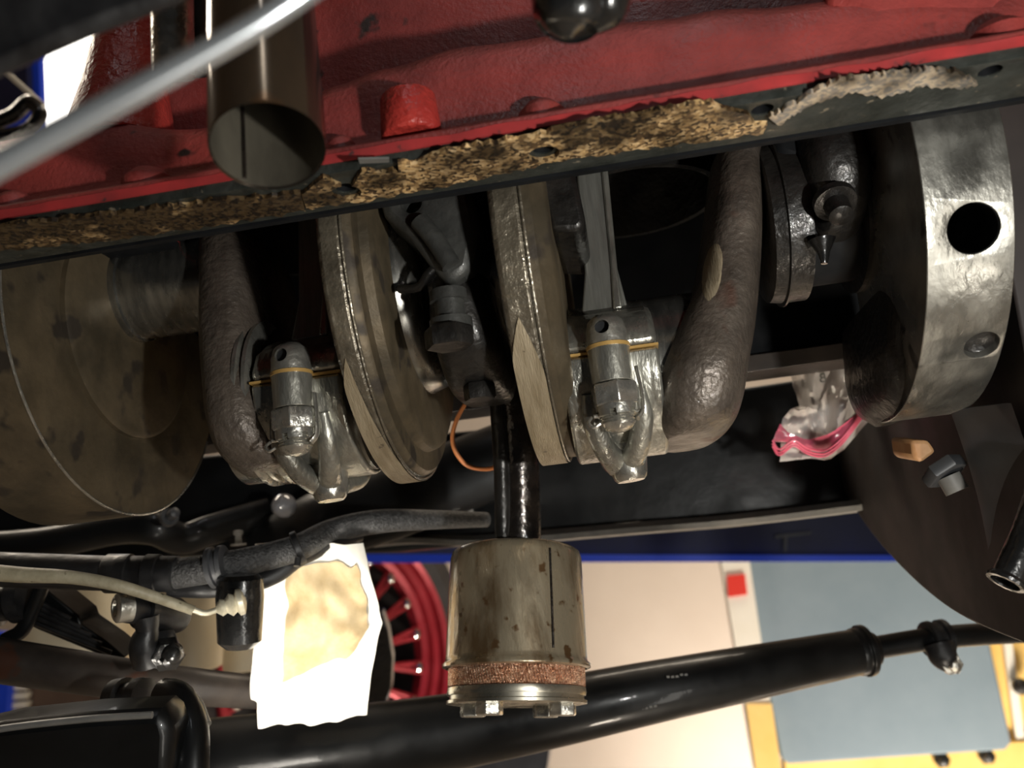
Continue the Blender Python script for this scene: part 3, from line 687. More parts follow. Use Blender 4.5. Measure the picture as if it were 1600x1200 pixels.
# ------------------------------------------------------------------ things hanging in front
# steel pipe with an open lower end
e = at(419, 232, d=.212); tp = at(402, -120, d=.250)
axp = (tp-e).normalized(); rp = 91*.212/F_PX
# the cut end faces down and towards the viewer
b = BM(); seg = 72; a_, u_, v_ = frame(axp)
toward = (CAMP-e).normalized(); nrm = (toward*.62 + UP*-.78 + RT*.03).normalized()
def pipe_ring(r, base, cutflag, off=0):
    out = []
    for i in range(seg):
        d = (u_*cos(2*pi*i/seg)+v_*sin(2*pi*i/seg))*r
        p = base + d
        if cutflag: p = p + axp*(-(d.dot(nrm))/(axp.dot(nrm)) + off)
        out.append(b.verts.new(p))
    return out
L = (tp-e).length
r1 = pipe_ring(rp, e+axp*L, False); r2 = pipe_ring(rp*.99, e, True, .001); r2b = pipe_ring(rp*.975, e, True); r3 = pipe_ring(rp*.945, e, True, .0006); r4 = pipe_ring(rp*.94, e+axp*L, False)
for A, B in ((r1, r2), (r2, r2b), (r2b, r3)):
    for i in range(seg): b.faces.new((A[i], A[(i+1) % seg], B[(i+1) % seg], B[i]))
sp = thing('steel_pipe', 'stained steel pipe with an open cut lower end, hanging in front of the red block', 'pipe', tuple(e))
obj('pipe_wall', b, 'pipe_steel', sp, smooth=60)
b = BM(); base3 = []
r3 = pipe_ring(rp*.945, e, True, .0006); r4 = pipe_ring(rp*.94, e+axp*L, False)
for i in range(seg): b.faces.new((r3[i], r3[(i+1) % seg], r4[(i+1) % seg], r4[i]))
b.faces.new(r4)
obj('pipe_bore', b, 'pipe_inner', sp, label='dull inside of the pipe with a welded seam')
# weld seam inside on the far wall
fd = None
for i in range(360):
    dv = u_*cos(radians(i))+v_*sin(radians(i)); q = e+dv*rp*.93
    q = q + axp*(-(dv*rp*.93).dot(nrm)/axp.dot(nrm))
    w = q-CAMP; X_ = 800+F_PX*w.dot(RT)/w.dot(FW); Y_ = 600-F_PX*w.dot(UP)/w.dot(FW)
    if Y_ > 240 and (fd is None or abs(X_-382) < fd[0]): fd = (abs(X_-382), dv, q)
b = BM(); tube(b, [fd[2]+axp*.0015, fd[2]+axp*.04], .00055, seg=8, n=1); obj('weld_seam', b, 'dark_tube', sp)
# shiny narrow tube behind it
p0 = at(272, 118, d=.262); p1 = at(268, -80, d=.262)
dt = thing('dipstick_tube', 'shiny narrow steel tube left of the open pipe, against the red block', 'tube', tuple(p0))
b = BM(); cyl(b, p0, p1, .0060, seg=32); obj('tube_body', b, 'bright_steel', dt)
b = BM(); q0 = at(252, 118, d=.266); q1 = at(248, -80, d=.266); cyl(b, q0, q1, .0028, seg=16); obj('side_rod', b, 'rubber_black', dt)
b = BM(); q0 = at(306, 116, d=.270); q1 = at(306, -80, d=.270); cyl(b, q0, q1, .0035, seg=16); obj('side_rod', b, 'rubber_black', dt)
# out-of-focus grey cable across the top left
b = BM(); tube(b, [at(-120, 322, d=.105), at(60, 224, d=.108), at(250, 122, d=.111), at(400, 38, d=.114), at(560, -70, d=.118)], .0017, seg=20); top('grey_cable', b, 'cable_grey', 'pale grey cable blurred across the top left corner, nearest to the lens', 'cable')
# black bar top left
b = BM(); extr(b, [at(x, y, d=.15) for x, y in ((-80, 150), (0, 108), (125, 53), (285, -8), (330, -90), (-80, -160))], FW*.004); top('black_bracket', b, 'rubber_black', 'black blurred plate filling the top left corner, its lower edge slanting', 'bracket', bevel=.002)
# glossy rubber boot at the top
b = BM(); tube(b, [at(895, -60, d=.19), at(892, 0, d=.19), at(888, 24, d=.188), at(886, 44, d=.188), at(886, 60, d=.188)], .009, radii=[.0090, .0086, .0076, .0046, .0012], seg=28)
bt = top('rubber_boot', b, 'gloss_black', 'glossy wet black rubber boot poking down over the red block at the top', 'boot')
b = BM(); tube(b, [at(942, -60, d=.190), at(940, 0, d=.190), at(934, 22, d=.190), at(922, 44, d=.19)], .006, radii=[.0068, .0064, .0052, .002], seg=20); obj('boot_lobe', b, 'gloss_black', bt)

# ------------------------------------------------------------------ plastic bag
bg_ = thing('plastic_bag', 'crumpled clear plastic bag with a pink zip edge hanging beside the rear counterweight', 'bag', tuple(at(1280, 718, d=.48)))
def patch(rows, dep, name, m, n=14, amp=.0016, fr=260, label=None):
    """rows of pixel polylines, blended; dep(u, v) gives the depth"""
    def pl(row, u):
        L = len(row)-1; k = min(int(u*L), L-1); t = u*L-k
        return row[k][0]*(1-t)+row[k+1][0]*t, row[k][1]*(1-t)+row[k+1][1]*t
    def f(u, v):
        R_ = len(rows)-1; k = min(int(v*R_), R_-1); t = v*R_-k
        a, c = pl(rows[k], u), pl(rows[k+1], u)
        p = at(a[0]*(1-t)+c[0]*t, a[1]*(1-t)+c[1]*t, d=dep(u, v))
        return p + FW*amp*noise.noise(p*fr)*2
    b = BM(); grid(b, f, n*2, n); return obj(name, b, m, bg_, label=label)
patch([[(1222, 545), (1265, 544), (1300, 542), (1345, 540), (1372, 540)], [(1238, 600), (1270, 604), (1300, 600), (1340, 592), (1358, 590)], [(1250, 635), (1275, 636), (1300, 632), (1330, 620), (1360, 612)], [(1262, 668), (1280, 680), (1300, 680), (1325, 655), (1358, 630)]],
      lambda u, v: .480+.006*sin(u*14+v*3), 'bag_film', 'clear_film')
patch([[(1252, 634), (1262, 636), (1275, 640), (1285, 645)], [(1232, 640), (1250, 650), (1270, 662), (1290, 672)], [(1218, 668), (1240, 672), (1268, 682), (1300, 688)], [(1208, 690), (1232, 692), (1262, 700), (1300, 702)]],
      lambda u, v: .474-.004*sin(u*5+v*4), 'bag_film', 'clear_film', n=10)
patch([[(1219, 662), (1232, 676), (1262, 688), (1295, 678), (1320, 662), (1340, 645), (1356, 627)], [(1206, 690), (1228, 690), (1260, 704), (1290, 704), (1318, 686), (1338, 662), (1357, 634)]],
      lambda u, v: .470-.003*sin(u*3.1), 'zip_band', 'pink_film', n=10, amp=.0008, label='pink band along the bag mouth')
for k, off in enumerate((0, 5, 9)):
    b = BM(); tube(b, [at(x, y+off, d=.467-.003*sin(i*.5)) for i, (x, y) in enumerate(((1207, 688), (1218, 702), (1240, 688), (1262, 700), (1288, 704), (1312, 688), (1332, 664), (1355, 632)))], .00055, seg=8); obj('zip_track', b, 'pink_zip', bg_)
patch([[(1220, 692), (1245, 694), (1275, 706), (1300, 704), (1325, 684), (1358, 645)], [(1219, 722), (1245, 718), (1270, 716), (1295, 720), (1325, 696), (1362, 650)]],
      lambda u, v: .473, 'bag_lip', 'clear_film', n=8)
def text(s_, p, right, up, size, m, parent, name='lettering', ext=.0002, label=None):
    cu = bpy.data.curves.new(name, 'FONT'); cu.body = s_; cu.size = size; cu.extrude = ext; cu.align_x = 'CENTER'; cu.align_y = 'CENTER'
    o = bpy.data.objects.new(name, cu); COL.objects.link(o)
    bpy.context.view_layer.update()
    me = bpy.data.meshes.new_from_object(o.evaluated_get(bpy.context.evaluated_depsgraph_get()))
    bpy.data.objects.remove(o)
    r = V(right).normalized(); u = V(up); u = (u-r*u.dot(r)).normalized(); n = r.cross(u)
    me.transform(Matrix(((r.x, u.x, n.x, p[0]), (r.y, u.y, n.y, p[1]), (r.z, u.z, n.z, p[2]), (0, 0, 0, 1))))
    me.transform(Matrix.Translation(-wloc(parent))); me.materials.clear(); me.materials.append(MATS[m])
    o = bpy.data.objects.new(name, me); COL.objects.link(o); o.parent = parent
    if label: o['label'] = label
    return o
# printed name on the film, read from its back: the letters run right to left
text('Bo', at(1280, 592, d=.477), -(RT - UP*-.18), UP, .0072, 'frame_edge', bg_, label='outlined print seen reversed through the film')

# ------------------------------------------------------------------ flywheel side
fw = thing('flywheel', 'large dark brown round flywheel disc at the lower right', 'flywheel', tuple(at(1600, 1000, X=.136)))
cur = smooth_path([at(x, y, X=.136) for x, y in ((1270, 640), (1297, 725), (1342, 805), (1402, 880), (1485, 952), (1600, 1006), (1690, 1030))], 8)
poly = cur + [V((.136, cur[-1].y-.02, .0)), V((.136, -.055, .06)), V((.136, .20, .06)), V((.136, cur[0].y+.01, cur[0].z+.04))]
b = BM(); extr(b, poly, (.018, 0, 0)); obj('flywheel_disc', b, 'flywheel_brown', fw, bevel=.001, smooth=30)
bh = thing('housing_bracket', 'grey curved sheet bracket behind the rear counterweight, at the right edge', 'bracket', tuple(at(1560, 900, d=.32)))
b = BM(); grid(b, lambda u, v: at(1490+(1556-1490)*v+90*u+ 10*sin(v*3), 640+270*v - 10*u, d=.335-.035*u+.012*v), 10, 16, thick=tuple(FW*.003)); obj('bracket_sheet', b, 'bell_grey', bh)
b = BM(); grid(b, lambda u, v: at(1546+24*v+6*u, 655+95*v, d=.327), 2, 8, thick=tuple(FW*.002)); obj('bracket_edge', b, 'frame_edge', bh, label='light grey edge of the bracket')
vp = thing('vent_pipe', 'black curved pipe with open end at the right edge', 'pipe', tuple(at(1580, 905, d=.29)))
b = BM(); tube(b, [at(1640, 700, d=.29), at(1628, 770, d=.29), at(1606, 835, d=.29), at(1575, 902, d=.288)], .0052, seg=24); obj('pipe_body', b, 'gloss_black', vp)
b = BM(); p = at(1575, 902, d=.288); q = at(1570, 912, d=.2875); lathe(b, p, q-p, [(0, .0054), (.0012, .0062), (.0022, .0060), (.0022, .0046), (.0002, .0044), (.0001, .0)], 28, cap=False); obj('pipe_mouth', b, 'gloss_black', vp)
b = BM(); extr(b, pxpoly([(1424, 688), (1452, 688), (1464, 706), (1440, 724), (1428, 716)], d=.345), FW*.02); top('orange_block', b, 'orange_iron', 'small rusty orange block under the rear counterweight', 'block', bevel=.0015)
bl = thing('housing_bolt', 'grey bolt pointing down, under the rear counterweight', 'bolt', tuple(at(1495, 768, d=.34)))
b = BM(); p = at(1468, 728, d=.345); q = at(1482, 744, d=.342); hexp(b, p, q, .0085); obj('bolt_nut', b, 'bell_grey', bl)
b = BM(); q2 = at(1496, 768, d=.34); cyl(b, q, q2, .0044, seg=20); obj('bolt_shank', b, 'frame_edge', bl)

# ------------------------------------------------------------------ chassis
fr = thing('chassis_frame', 'black painted car chassis rail running across behind the crankshaft', 'chassis rail', tuple(at(700, 840, Y=.24)))
top_ = [(-200, 768), (0, 745), (320, 712), (740, 672), (1000, 630), (1240, 594), (1500, 550)]
bot_ = [(-200, 905), (0, 885), (320, 868), (620, 862), (860, 838), (1100, 815), (1330, 790), (1500, 770)]
b = BM(); extr(b, [at(x, y, Y=.24) for x, y in top_] + [at(x, y, Y=.24) for x, y in reversed(bot_)], (0, .03, 0)); obj('rail_web', b, 'frame_black', fr, bevel=.002)
b = BM()
fl = smooth_path([at(x, y, Y=.205) for x, y in ((560, 838), (640, 832), (740, 836), (850, 828), (1000, 815), (1150, 803), (1320, 783), (1500, 760))], 4)
for p, q in zip(fl, fl[1:]): extr(b, [p, q, q+V((0, .04, -.0)), p+V((0, .04, 0))], (0, 0, -.0065))
bmesh.ops.remove_doubles(b, verts=b.verts, dist=1e-5)
obj('lower_flange', b, 'frame_edge', fr, label='lower flange edge coloured grey for its highlight')  # grey colour on the black rail paints the flange highlight
b = BM(); tube(b, [at(-120, 862, Y=.19), at(60, 850, Y=.19), at(180, 826, Y=.185), at(240, 826, Y=.185), at(285, 842, Y=.20), at(330, 828, Y=.21), at(420, 800, Y=.235)], .0065, flat=1.6, seg=20); obj('rail_gusset', b, 'frame_black', fr)
b = BM(); tube(b, [at(380, 880, Y=.24), at(450, 850, Y=.225), at(520, 815, Y=.205), at(640, 775, Y=.20), at(740, 735, Y=.205), at(800, 712, Y=.21)], .012, flat=2.0, seg=20); obj('rail_gusset', b, 'frame_black', fr)
b = BM(); tube(b, [at(470, 862, Y=.215), at(560, 830, Y=.205), at(640, 808, Y=.200), at(740, 800, Y=.205)], .0055, flat=1.6, seg=16); obj('rail_lip', b, 'frame_edge', fr)  # lip of the black rail, highlight put into its grey colour
b = BM(); p = at(443, 790, Y=.185); lathe(b, p+V((0, .006, 0)), (0, -1, 0), [(0, .0065), (.004, .0078), (.009, .0070), (.013, .004), (.0145, .0004)], 32); obj('plug', b, 'ball_grey', fr, label='round glassy grey plug')
p = at(262, 810, Y=.165); b = BM(); lathe(b, p, V((.6, -.5, .15)), [(0, .0055), (.004, .0055), (.004, .0032), (.012, .003), (.013, .001)], 20); obj('rail_bolt', b, 'bell_grey', fr)
p = at(373, 852, Y=.16); b = BM(); lathe(b, p, (0, 0, 1), [(0, .0045), (.001, .0045), (.001, .002), (.006, .0018), (.0065, .0028), (.0085, .0028), (.009, .001)], 20); obj('rail_bolt', b, 'frame_edge', fr, label='small bright bolt standing up')
# lift beam
bm_ = thing('lift_beam', 'blue steel lift beam running level behind the chassis rail', 'beam', tuple(at(900, 872, Y=.9)))
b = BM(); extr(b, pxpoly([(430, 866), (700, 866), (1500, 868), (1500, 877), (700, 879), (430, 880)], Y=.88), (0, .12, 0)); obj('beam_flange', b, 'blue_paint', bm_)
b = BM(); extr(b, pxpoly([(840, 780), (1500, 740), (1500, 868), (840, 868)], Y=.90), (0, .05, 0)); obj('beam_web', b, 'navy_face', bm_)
b = BM(); extr(b, pxpoly([(1212, 836), (1268, 831), (1268, 834), (1230, 839), (1230, 862), (1225, 862), (1225, 840), (1212, 841)], Y=.89), (0, .008, 0)); obj('beam_hook', b, 'bell_grey', bm_)
b = BM(); extr(b, pxpoly([(470, 846), (700, 838), (840, 836), (840, 866), (470, 866)], Y=.95), (0, .03, 0)); obj('beam_panel', b, 'bell_grey', bm_, label='grey panel above the blue flange')

# copper wire loop
b = BM(); tube(b, [at(795, 724, d=.43), at(760, 733, d=.43), at(730, 727, d=.43), at(712, 706, d=.43), at(707, 682, d=.43), at(714, 655, d=.43), at(730, 625, d=.43)], .0011, seg=10); top('copper_wire', b, 'copper_wire', 'thin bright orange wire looped beside the pickup tube', 'wire')

# hoses
hs = thing('braided_hose', 'thick black braided hose with a metal clamp, under the chassis rail', 'hose', tuple(at(300, 890, d=.40)))
b = BM(); tube(b, [at(-60, 888, d=.40), at(60, 892, d=.40), at(170, 896, d=.40)], .0078, seg=24); obj('hose_sleeve', b, 'rubber_black', hs)
b = BM(); lathe(b, at(165, 896, d=.40), at(275, 897, d=.40)-at(165, 896, d=.40), [(0, .0080), (.001, .0088), (.011, .0088), (.0115, .0080), (.018, .0080), (.0185, .0088), (.024, .0088), (.0245, .0080), (.032, .0080)], 32); obj('hose_fitting', b, 'rubber_black', hs, label='ridged black end fitting')
b = BM(); tube(b, [at(270, 897, d=.40), at(330, 888, d=.40), at(400, 874, d=.41), at(465, 856, d=.42), at(520, 830, d=.44), at(590, 815, d=.445), at(680, 812, d=.46), at(760, 812, d=.48)], .0066, radii=[.0068, .0066, .0064, .0063, .0062, .006, .005, .004], seg=28); obj('hose_braid', b, 'braid', hs)
b = BM(); p = at(328, 888, d=.40); q = at(354, 882, d=.40); lathe(b, p, q-p, [(0, .0070), (.0003, .0092), (.0025, .0094), (.003, .0082), (.0050, .0082), (.0055, .0092), (.0075, .0090), (.0078, .007)], 32); obj('hose_clamp', b, 'bell_grey', hs, label='ribbed grey clamp')
b = BM(); p = at(460, 858, d=.418); q = at(472, 853, d=.419); lathe(b, p, q-p, [(0, .0072), (.0004, .0080), (.003, .0080), (.0034, .0072)], 24); tube(b, [at(466, 872, d=.41), at(464, 885, d=.408)], .0016, seg=8, n=1); obj('cable_tie', b, 'rubber_black', hs)
b = BM(); tube(b, [at(265, 918, d=.405), at(320, 920, d=.405), at(380, 915, d=.41), at(430, 898, d=.415), at(475, 868, d=.425), at(560, 835, d=.45)], .0042, seg=16); top('thin_hose', b, 'rubber_black', 'thin black rubber hose sagging just under the braided hose', 'hose')
bc = thing('beige_cable', 'old beige sheathed cable running from the left edge to a corroded fitting', 'cable', tuple(at(200, 930, d=.36)))
b = BM(); tube(b, [at(-60, 890, d=.36), at(30, 898, d=.36), at(110, 902, d=.36), at(180, 914, d=.36), at(240, 932, d=.365), at(302, 954, d=.37)], .0026, radii=[.0036, .0032, .0027, .0025, .0023, .0020], seg=16); obj('cable_sheath', b, 'beige_cable', bc)
b = BM(); tube(b, [at(300, 952, d=.37), at(322, 958, d=.372), at(350, 948, d=.375)], .0013, seg=10); obj('cable_core', b, 'fitting_cream', bc)
b = BM(); p = at(338, 952, d=.374); q = at(384, 938, d=.378)
lathe(b, p, q-p, [(0, .0018), (.002, .0038), (.004, .0030), (.006, .0050), (.008, .0038), (.009, .0058), (.011, .0056), (.012, .0030), (.0125, .001)], 14); obj('cable_fitting', b, 'fitting_cream', bc, label='corroded cream fitting')
b = BM(); p = at(372, 955, d=.395); lathe(b, p+V((0, 0, -.016)), V((.1, -.1, 1)), [(0, .006), (.003, .0095), (.022, .0105), (.030, .010), (.032, .008), (.0325, .001)], 28); top('black_canister', b, 'gloss_black', 'glossy black canister at the end of the beige cable', 'canister')

# steering / suspension links at the left
tr = thing('track_rod', 'rusty topped black tube crossing the lower left, ending behind the white paper', 'tube', tuple(at(150, 1080, d=.42)))
b = BM(); tube(b, [at(-80, 1020, d=.40), at(100, 1047, d=.41), at(250, 1068, d=.42), at(430, 1084, d=.445)], .0094, radii=[.0102, .0098, .0092, .0078], seg=28); obj('tube_body', b, 'rusty_tube', tr)
pv = thing('steering_joint', 'black steering joint with a bright bolt end standing on the rusty tube', 'joint', tuple(at(240, 1050, d=.40)))
b = BM(); lathe(b, at(192, 950, d=.385), at(270, 962, d=.41)-at(192, 950, d=.385), [(0, .0060), (.010, .0062), (.0105, .0080), (.014, .0080), (.0145, .0072), (.020, .0078), (.030, .0085), (.034, .0070)], 28); obj('joint_bush', b, 'rubber_black', pv)
b = BM(); p = at(190, 950, d=.383); lathe(b, p, (RT*-1-FW*.9+UP*.1), [(-.004, .0062), (.002, .0062), (.0028, .0052), (.0028, .0035), (.0014, .003), (.0013, .0)], 28, cap=False); obj('bolt_end', b, 'bright_steel', pv, label='bright hollow bolt end')
b = BM(); tube(b, [at(228, 962, d=.392), at(230, 985, d=.392), at(226, 1008, d=.392), at(234, 1030, d=.395)], .006, radii=[.0058, .0048, .0068, .0078], seg=20); obj('joint_neck', b, 'rubber_black', pv)
b = BM(); tube(b, [at(250, 990, d=.40), at(252, 1012, d=.398), at(244, 1035, d=.398)], .007, radii=[.006, .0075, .006], seg=20); obj('joint_boot', b, 'rubber_black', pv)
b = BM(); p = at(262, 1024, d=.392); lathe(b, p, (RT*.5-FW*.8-UP*.2), [(-.004, .0075), (.002, .0072), (.003, .004), (.006, .0034), (.007, .001)], 6); obj('joint_nut', b, 'gloss_black', pv)
b = BM(); p = at(280, 1020, d=.392); lathe(b, p-RT*.003, RT*.4-FW, [(0, .0048), (.003, .0048), (.006, .003), (.007, .0005)], 20); obj('grease_nipple', b, 'gloss_black', pv)
ch = thing('shock_absorber', 'black ribbed strut slanting down from the left edge above the rusty tube', 'strut', tuple(at(100, 990, d=.43)))
b = BM(); extr(b, pxpoly([(20, 905), (70, 920), (122, 962), (126, 975), (168, 1004), (196, 1028), (170, 1030), (60, 985), (20, 965)], d=.43), FW*.02); obj('strut_body', b, 'frame_black', ch, bevel=.001)
b = BM()
for k in range(5): tube(b, [at(40+k*4, 930+k*11, d=.428), at(110+k*16, 968+k*13, d=.428)], .0013, seg=8, n=1)
obj('strut_ribs', b, 'rubber_black', ch)
b = BM(); lathe(b, at(-40, 950, d=.42), at(46, 935, d=.42)-at(-40, 950, d=.42), [(0, .010), (.012, .0105), (.013, .0085), (.018, .0085), (.019, .0105), (.025, .0100)], 28); obj('strut_bush', b, 'rubber_black', ch)
b = BM(); tube(b, [at(66, 915, d=.418), at(52, 950, d=.418), at(34, 985, d=.418), at(8, 1000, d=.418)], .0035, seg=14); obj('strut_strap', b, 'frame_black', ch)
# lower axle
axl = thing('axle_tube', 'long black painted axle tube slanting across the bottom, chipped and scratched', 'axle', tuple(at(700, 1180, d=.33)))
P0, P1, P2 = at(280, 1200, d=.47), at(700, 1144, d=.485), at(1338, 1019, d=.52)
b = BM(); tube(b, [P0, P1, at(1050, 1075, d=.49), P2], .013, radii=[.0235, .0200, .0160, .0130], seg=40); obj('axle_body', b, 'frame_black', axl)
b = BM(); lathe(b, P2, (P2-P1), [(-.012, .0126), (-.002, .0130), (.0, .0138), (.003, .0133), (.0035, .0150), (.007, .0146), (.0085, .0105), (.012, .0095), (.0125, .0001)], 24); obj('axle_collar', b, 'frame_black', axl, bevel=.0004)
b = BM(); tube(b, [at(1362, 1013, d=.522), at(1480, 995, d=.53), at(1640, 985, d=.55)], .0066, seg=20); obj('axle_rod', b, 'frame_black', axl)
b = BM(); p = at(1448, 1000, d=.528); q = at(1486, 994, d=.531); lathe(b, p, q-p, [(0, .0085), (.0005, .0105), (.003, .0108), (.0036, .0092), (.0085, .0092), (.009, .0106), (.0125, .0106), (.013, .009)], 28); cl = obj('rod_clamp', b, 'rubber_black', axl)
b = BM(); tube(b, [at(1466, 1006, d=.518), at(1474, 1025, d=.515), at(1486, 1038, d=.515)], .006, radii=[.0082, .0082, .0060], seg=18); obj('clamp_ear', b, 'rubber_black', cl)
b = BM(); p = at(1487, 1038, d=.511); lathe(b, p, -FW, [(-.003, .0063), (.002, .0060), (.0022, .0038), (.006, .003), (.007, .0006)], 6); obj('clamp_bolt', b, 'nut_steel', cl, label='bright bolt end')
for px, py, dd in ((1058, 1056, .474), (985, 1108, .472), (1010, 1106, .472)):
    b = BM()
    for k in range(5): p = at(px+(k-2)*7, py-(k-2)*1.0+random.uniform(-1, 1), d=dd) ; box(b, p-V((.0008, .0006, .0005)), p+V((.0008, .0006, .0005)))
    o = obj('paint_chips', b, 'frame_edge', axl); o['kind'] = 'stuff'
ar = thing('spring_arm', 'broad matt black rounded arm at the bottom left, in front of the axle', 'arm', tuple(at(150, 1190, d=.30)))
b = BM(); extr(b, pxpoly([(-80, 1150), (0, 1132), (130, 1118), (245, 1112), (262, 1122), (268, 1150), (264, 1230), (200, 1300), (-80, 1300)], d=.30), FW*.02); obj('arm_body', b, 'frame_black', ar, bevel=.004)
b = BM(); tube(b, [at(-80, 1158, d=.298), at(0, 1139, d=.298), at(130, 1124, d=.298), at(238, 1117, d=.298)], .0012, seg=8); obj('arm_edge', b, 'frame_edge', ar, label='paler grey upper edge')
yk = thing('axle_yoke', 'black curved yoke between the rounded arm and the axle tube', 'yoke', tuple(at(290, 1200, d=.31)))
b = BM(); tube(b, [at(252, 1086, d=.335), at(276, 1100, d=.33), at(292, 1140, d=.322), at(292, 1200, d=.315), at(288, 1290, d=.31)], .0068, radii=[.005, .0065, .007, .0072, .0075], seg=20, flat=1.3); obj('yoke_arm', b, 'frame_black', yk)
b = BM(); tube(b, [at(268, 1094, d=.33), at(300, 1096, d=.328), at(318, 1135, d=.322)], .003, seg=14); obj('yoke_edge', b, 'frame_edge', yk)
b = BM(); p = at(180, 1092, d=.37); q = at(255, 1090, d=.36); lathe(b, p, q-p, [(0, .008), (.006, .0085), (.0065, .0065), (.012, .0065), (.0125, .0082), (.017, .0080), (.018, .004)], 24); obj('yoke_bush', b, 'rubber_black', yk)

# ------------------------------------------------------------------ behind, at the left
jg = [((70, 925), (205, 925), (215, 975), (196, 1024), (130, 1010), (80, 980), .62, 'left of two white plastic jugs behind the steering joint, its side lit warm'),
      ]
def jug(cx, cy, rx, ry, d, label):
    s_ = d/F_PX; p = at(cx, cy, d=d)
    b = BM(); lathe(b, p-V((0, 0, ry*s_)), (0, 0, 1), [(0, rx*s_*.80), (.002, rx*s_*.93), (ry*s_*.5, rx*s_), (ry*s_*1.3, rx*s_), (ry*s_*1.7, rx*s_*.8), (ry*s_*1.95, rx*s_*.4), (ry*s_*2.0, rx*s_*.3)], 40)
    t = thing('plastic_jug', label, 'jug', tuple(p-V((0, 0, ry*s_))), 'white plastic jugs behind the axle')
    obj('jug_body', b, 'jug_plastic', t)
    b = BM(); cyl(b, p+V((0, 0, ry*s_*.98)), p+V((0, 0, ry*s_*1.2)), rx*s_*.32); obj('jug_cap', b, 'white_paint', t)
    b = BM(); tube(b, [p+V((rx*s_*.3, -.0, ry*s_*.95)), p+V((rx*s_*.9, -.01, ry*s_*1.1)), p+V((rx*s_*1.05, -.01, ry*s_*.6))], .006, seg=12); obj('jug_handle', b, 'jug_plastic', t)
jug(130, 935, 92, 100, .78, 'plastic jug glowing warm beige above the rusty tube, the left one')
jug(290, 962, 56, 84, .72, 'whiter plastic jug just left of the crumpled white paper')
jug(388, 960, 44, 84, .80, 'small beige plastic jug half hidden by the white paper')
b = BM(); extr(b, pxpoly([(-20, 1000), (420, 1000), (420, 1200), (-20, 1200)], Y=1.25), (0, .03, 0)); 
cab = thing('brown_cabinet', 'brown panelled cabinet with white louvres low at the left edge', 'cabinet', tuple(at(150, 1200, Y=1.25)))
me_ = obj('cabinet_front', b, 'brown_panel', cab)
for k in range(5):
    y = 1070+k*14
    b = BM(); extr(b, pxpoly([(14, y), (44, y-2), (40, y+8), (10, y+10)], Y=1.235), (0, .012, 0)); obj('louvre', b, 'white_paint', cab)
b = BM(); extr(b, pxpoly([(-60, 1055), (14, 1060), (6, 1150), (-60, 1160)], Y=1.22), (0, .03, 0)); obj('blue_end', b, 'blue_paint', cab, label='blue end panel')
b = BM(); extr(b, pxpoly([(-60, 985), (24, 990), (22, 1002), (-60, 1010)], Y=1.22), (0, .03, 0)); obj('blue_end', b, 'blue_paint', cab, label='blue end panel')
b = BM(); extr(b, pxpoly([(148, 1104), (178, 1102), (180, 1122), (150, 1124)], Y=1.2), (0, .02, 0)); obj('red_label', b, 'wheel_red', cab)
# lift post and strap at the upper left
lp = thing('lift_post', 'dark blue lift post seen through the gap at the upper left', 'post', tuple(at(30, 260, Y=1.3)))
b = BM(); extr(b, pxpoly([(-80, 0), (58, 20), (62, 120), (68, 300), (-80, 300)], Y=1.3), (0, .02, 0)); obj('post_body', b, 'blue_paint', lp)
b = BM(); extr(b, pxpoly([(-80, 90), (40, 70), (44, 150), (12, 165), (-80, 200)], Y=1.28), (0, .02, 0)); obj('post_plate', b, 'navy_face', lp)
b = BM(); tube(b, [at(2, 106, Y=.5), at(68, 165, Y=.5)], .0032, seg=10, n=1); top('pale_strap', b, 'white_paint', 'pale lit rod slanting across the dark blue post', 'rod')
b = BM(); tube(b, [at(-20, 195, Y=.45), at(20, 180, Y=.45), at(45, 160, Y=.45), at(62, 178, Y=.45), at(40, 205, Y=.45), at(-20, 215, Y=.45)], .008, seg=12); top('black_coil', b, 'gloss_black', 'black glossy coiled cable under the pale rod', 'cable')

# ------------------------------------------------------------------ white paper
wp = thing('white_paper_sheet', 'brightly lit crumpled white paper with beige stained middle, before the red wheel', 'paper', tuple(at(500, 1130, d=.43)))
LE = [(398, 850), (400, 900), (396, 960), (392, 1030), (392, 1092), (402, 1100), (404, 1138)]
RE = [(566, 850), (580, 900), (592, 945), (597, 975), (588, 1005), (578, 1060), (572, 1128)]
def pe(E, v):
    L = len(E)-1; k = min(int(v*L), L-1); t = v*L-k
    return E[k][0]*(1-t)+E[k+1][0]*t, E[k][1]*(1-t)+E[k+1][1]*t
def pf(u, v, off=0):
    a, c = pe(LE, v), pe(RE, v)
    x = a[0]*(1-u)+c[0]*u; y = a[1]*(1-u)+c[1]*u
    if v > .93: y += 6*noise.noise(V((u*6, 2, 0))) - 8*u
    p = at(x, y, d=.43-off)
    return p + FW*(.008*noise.noise(V((u*3.2, v*3.5, 0))) + .003*noise.noise(V((u*9, v*9, 4))))
b = BM(); grid(b, lambda u, v: pf(u, v), 30, 40, thick=tuple(FW*.0012)); obj('paper', b, 'white_paper', wp)
def pm(u, v):
    uu = .26+(.90-.26)*u + .03*noise.noise(V((v*7, 1, 0))); vv = .10+(.66-.10)*v + .05*noise.noise(V((u*5, 7, 0)))
    if v > .7: uu = uu*(1-(v-.7)*.3)
    return pf(min(uu, .97), vv, .0012)
b = BM(); grid(b, pm, 20, 24); obj('stain', b, 'beige_stain', wp, label='beige oil-stained window in the paper')

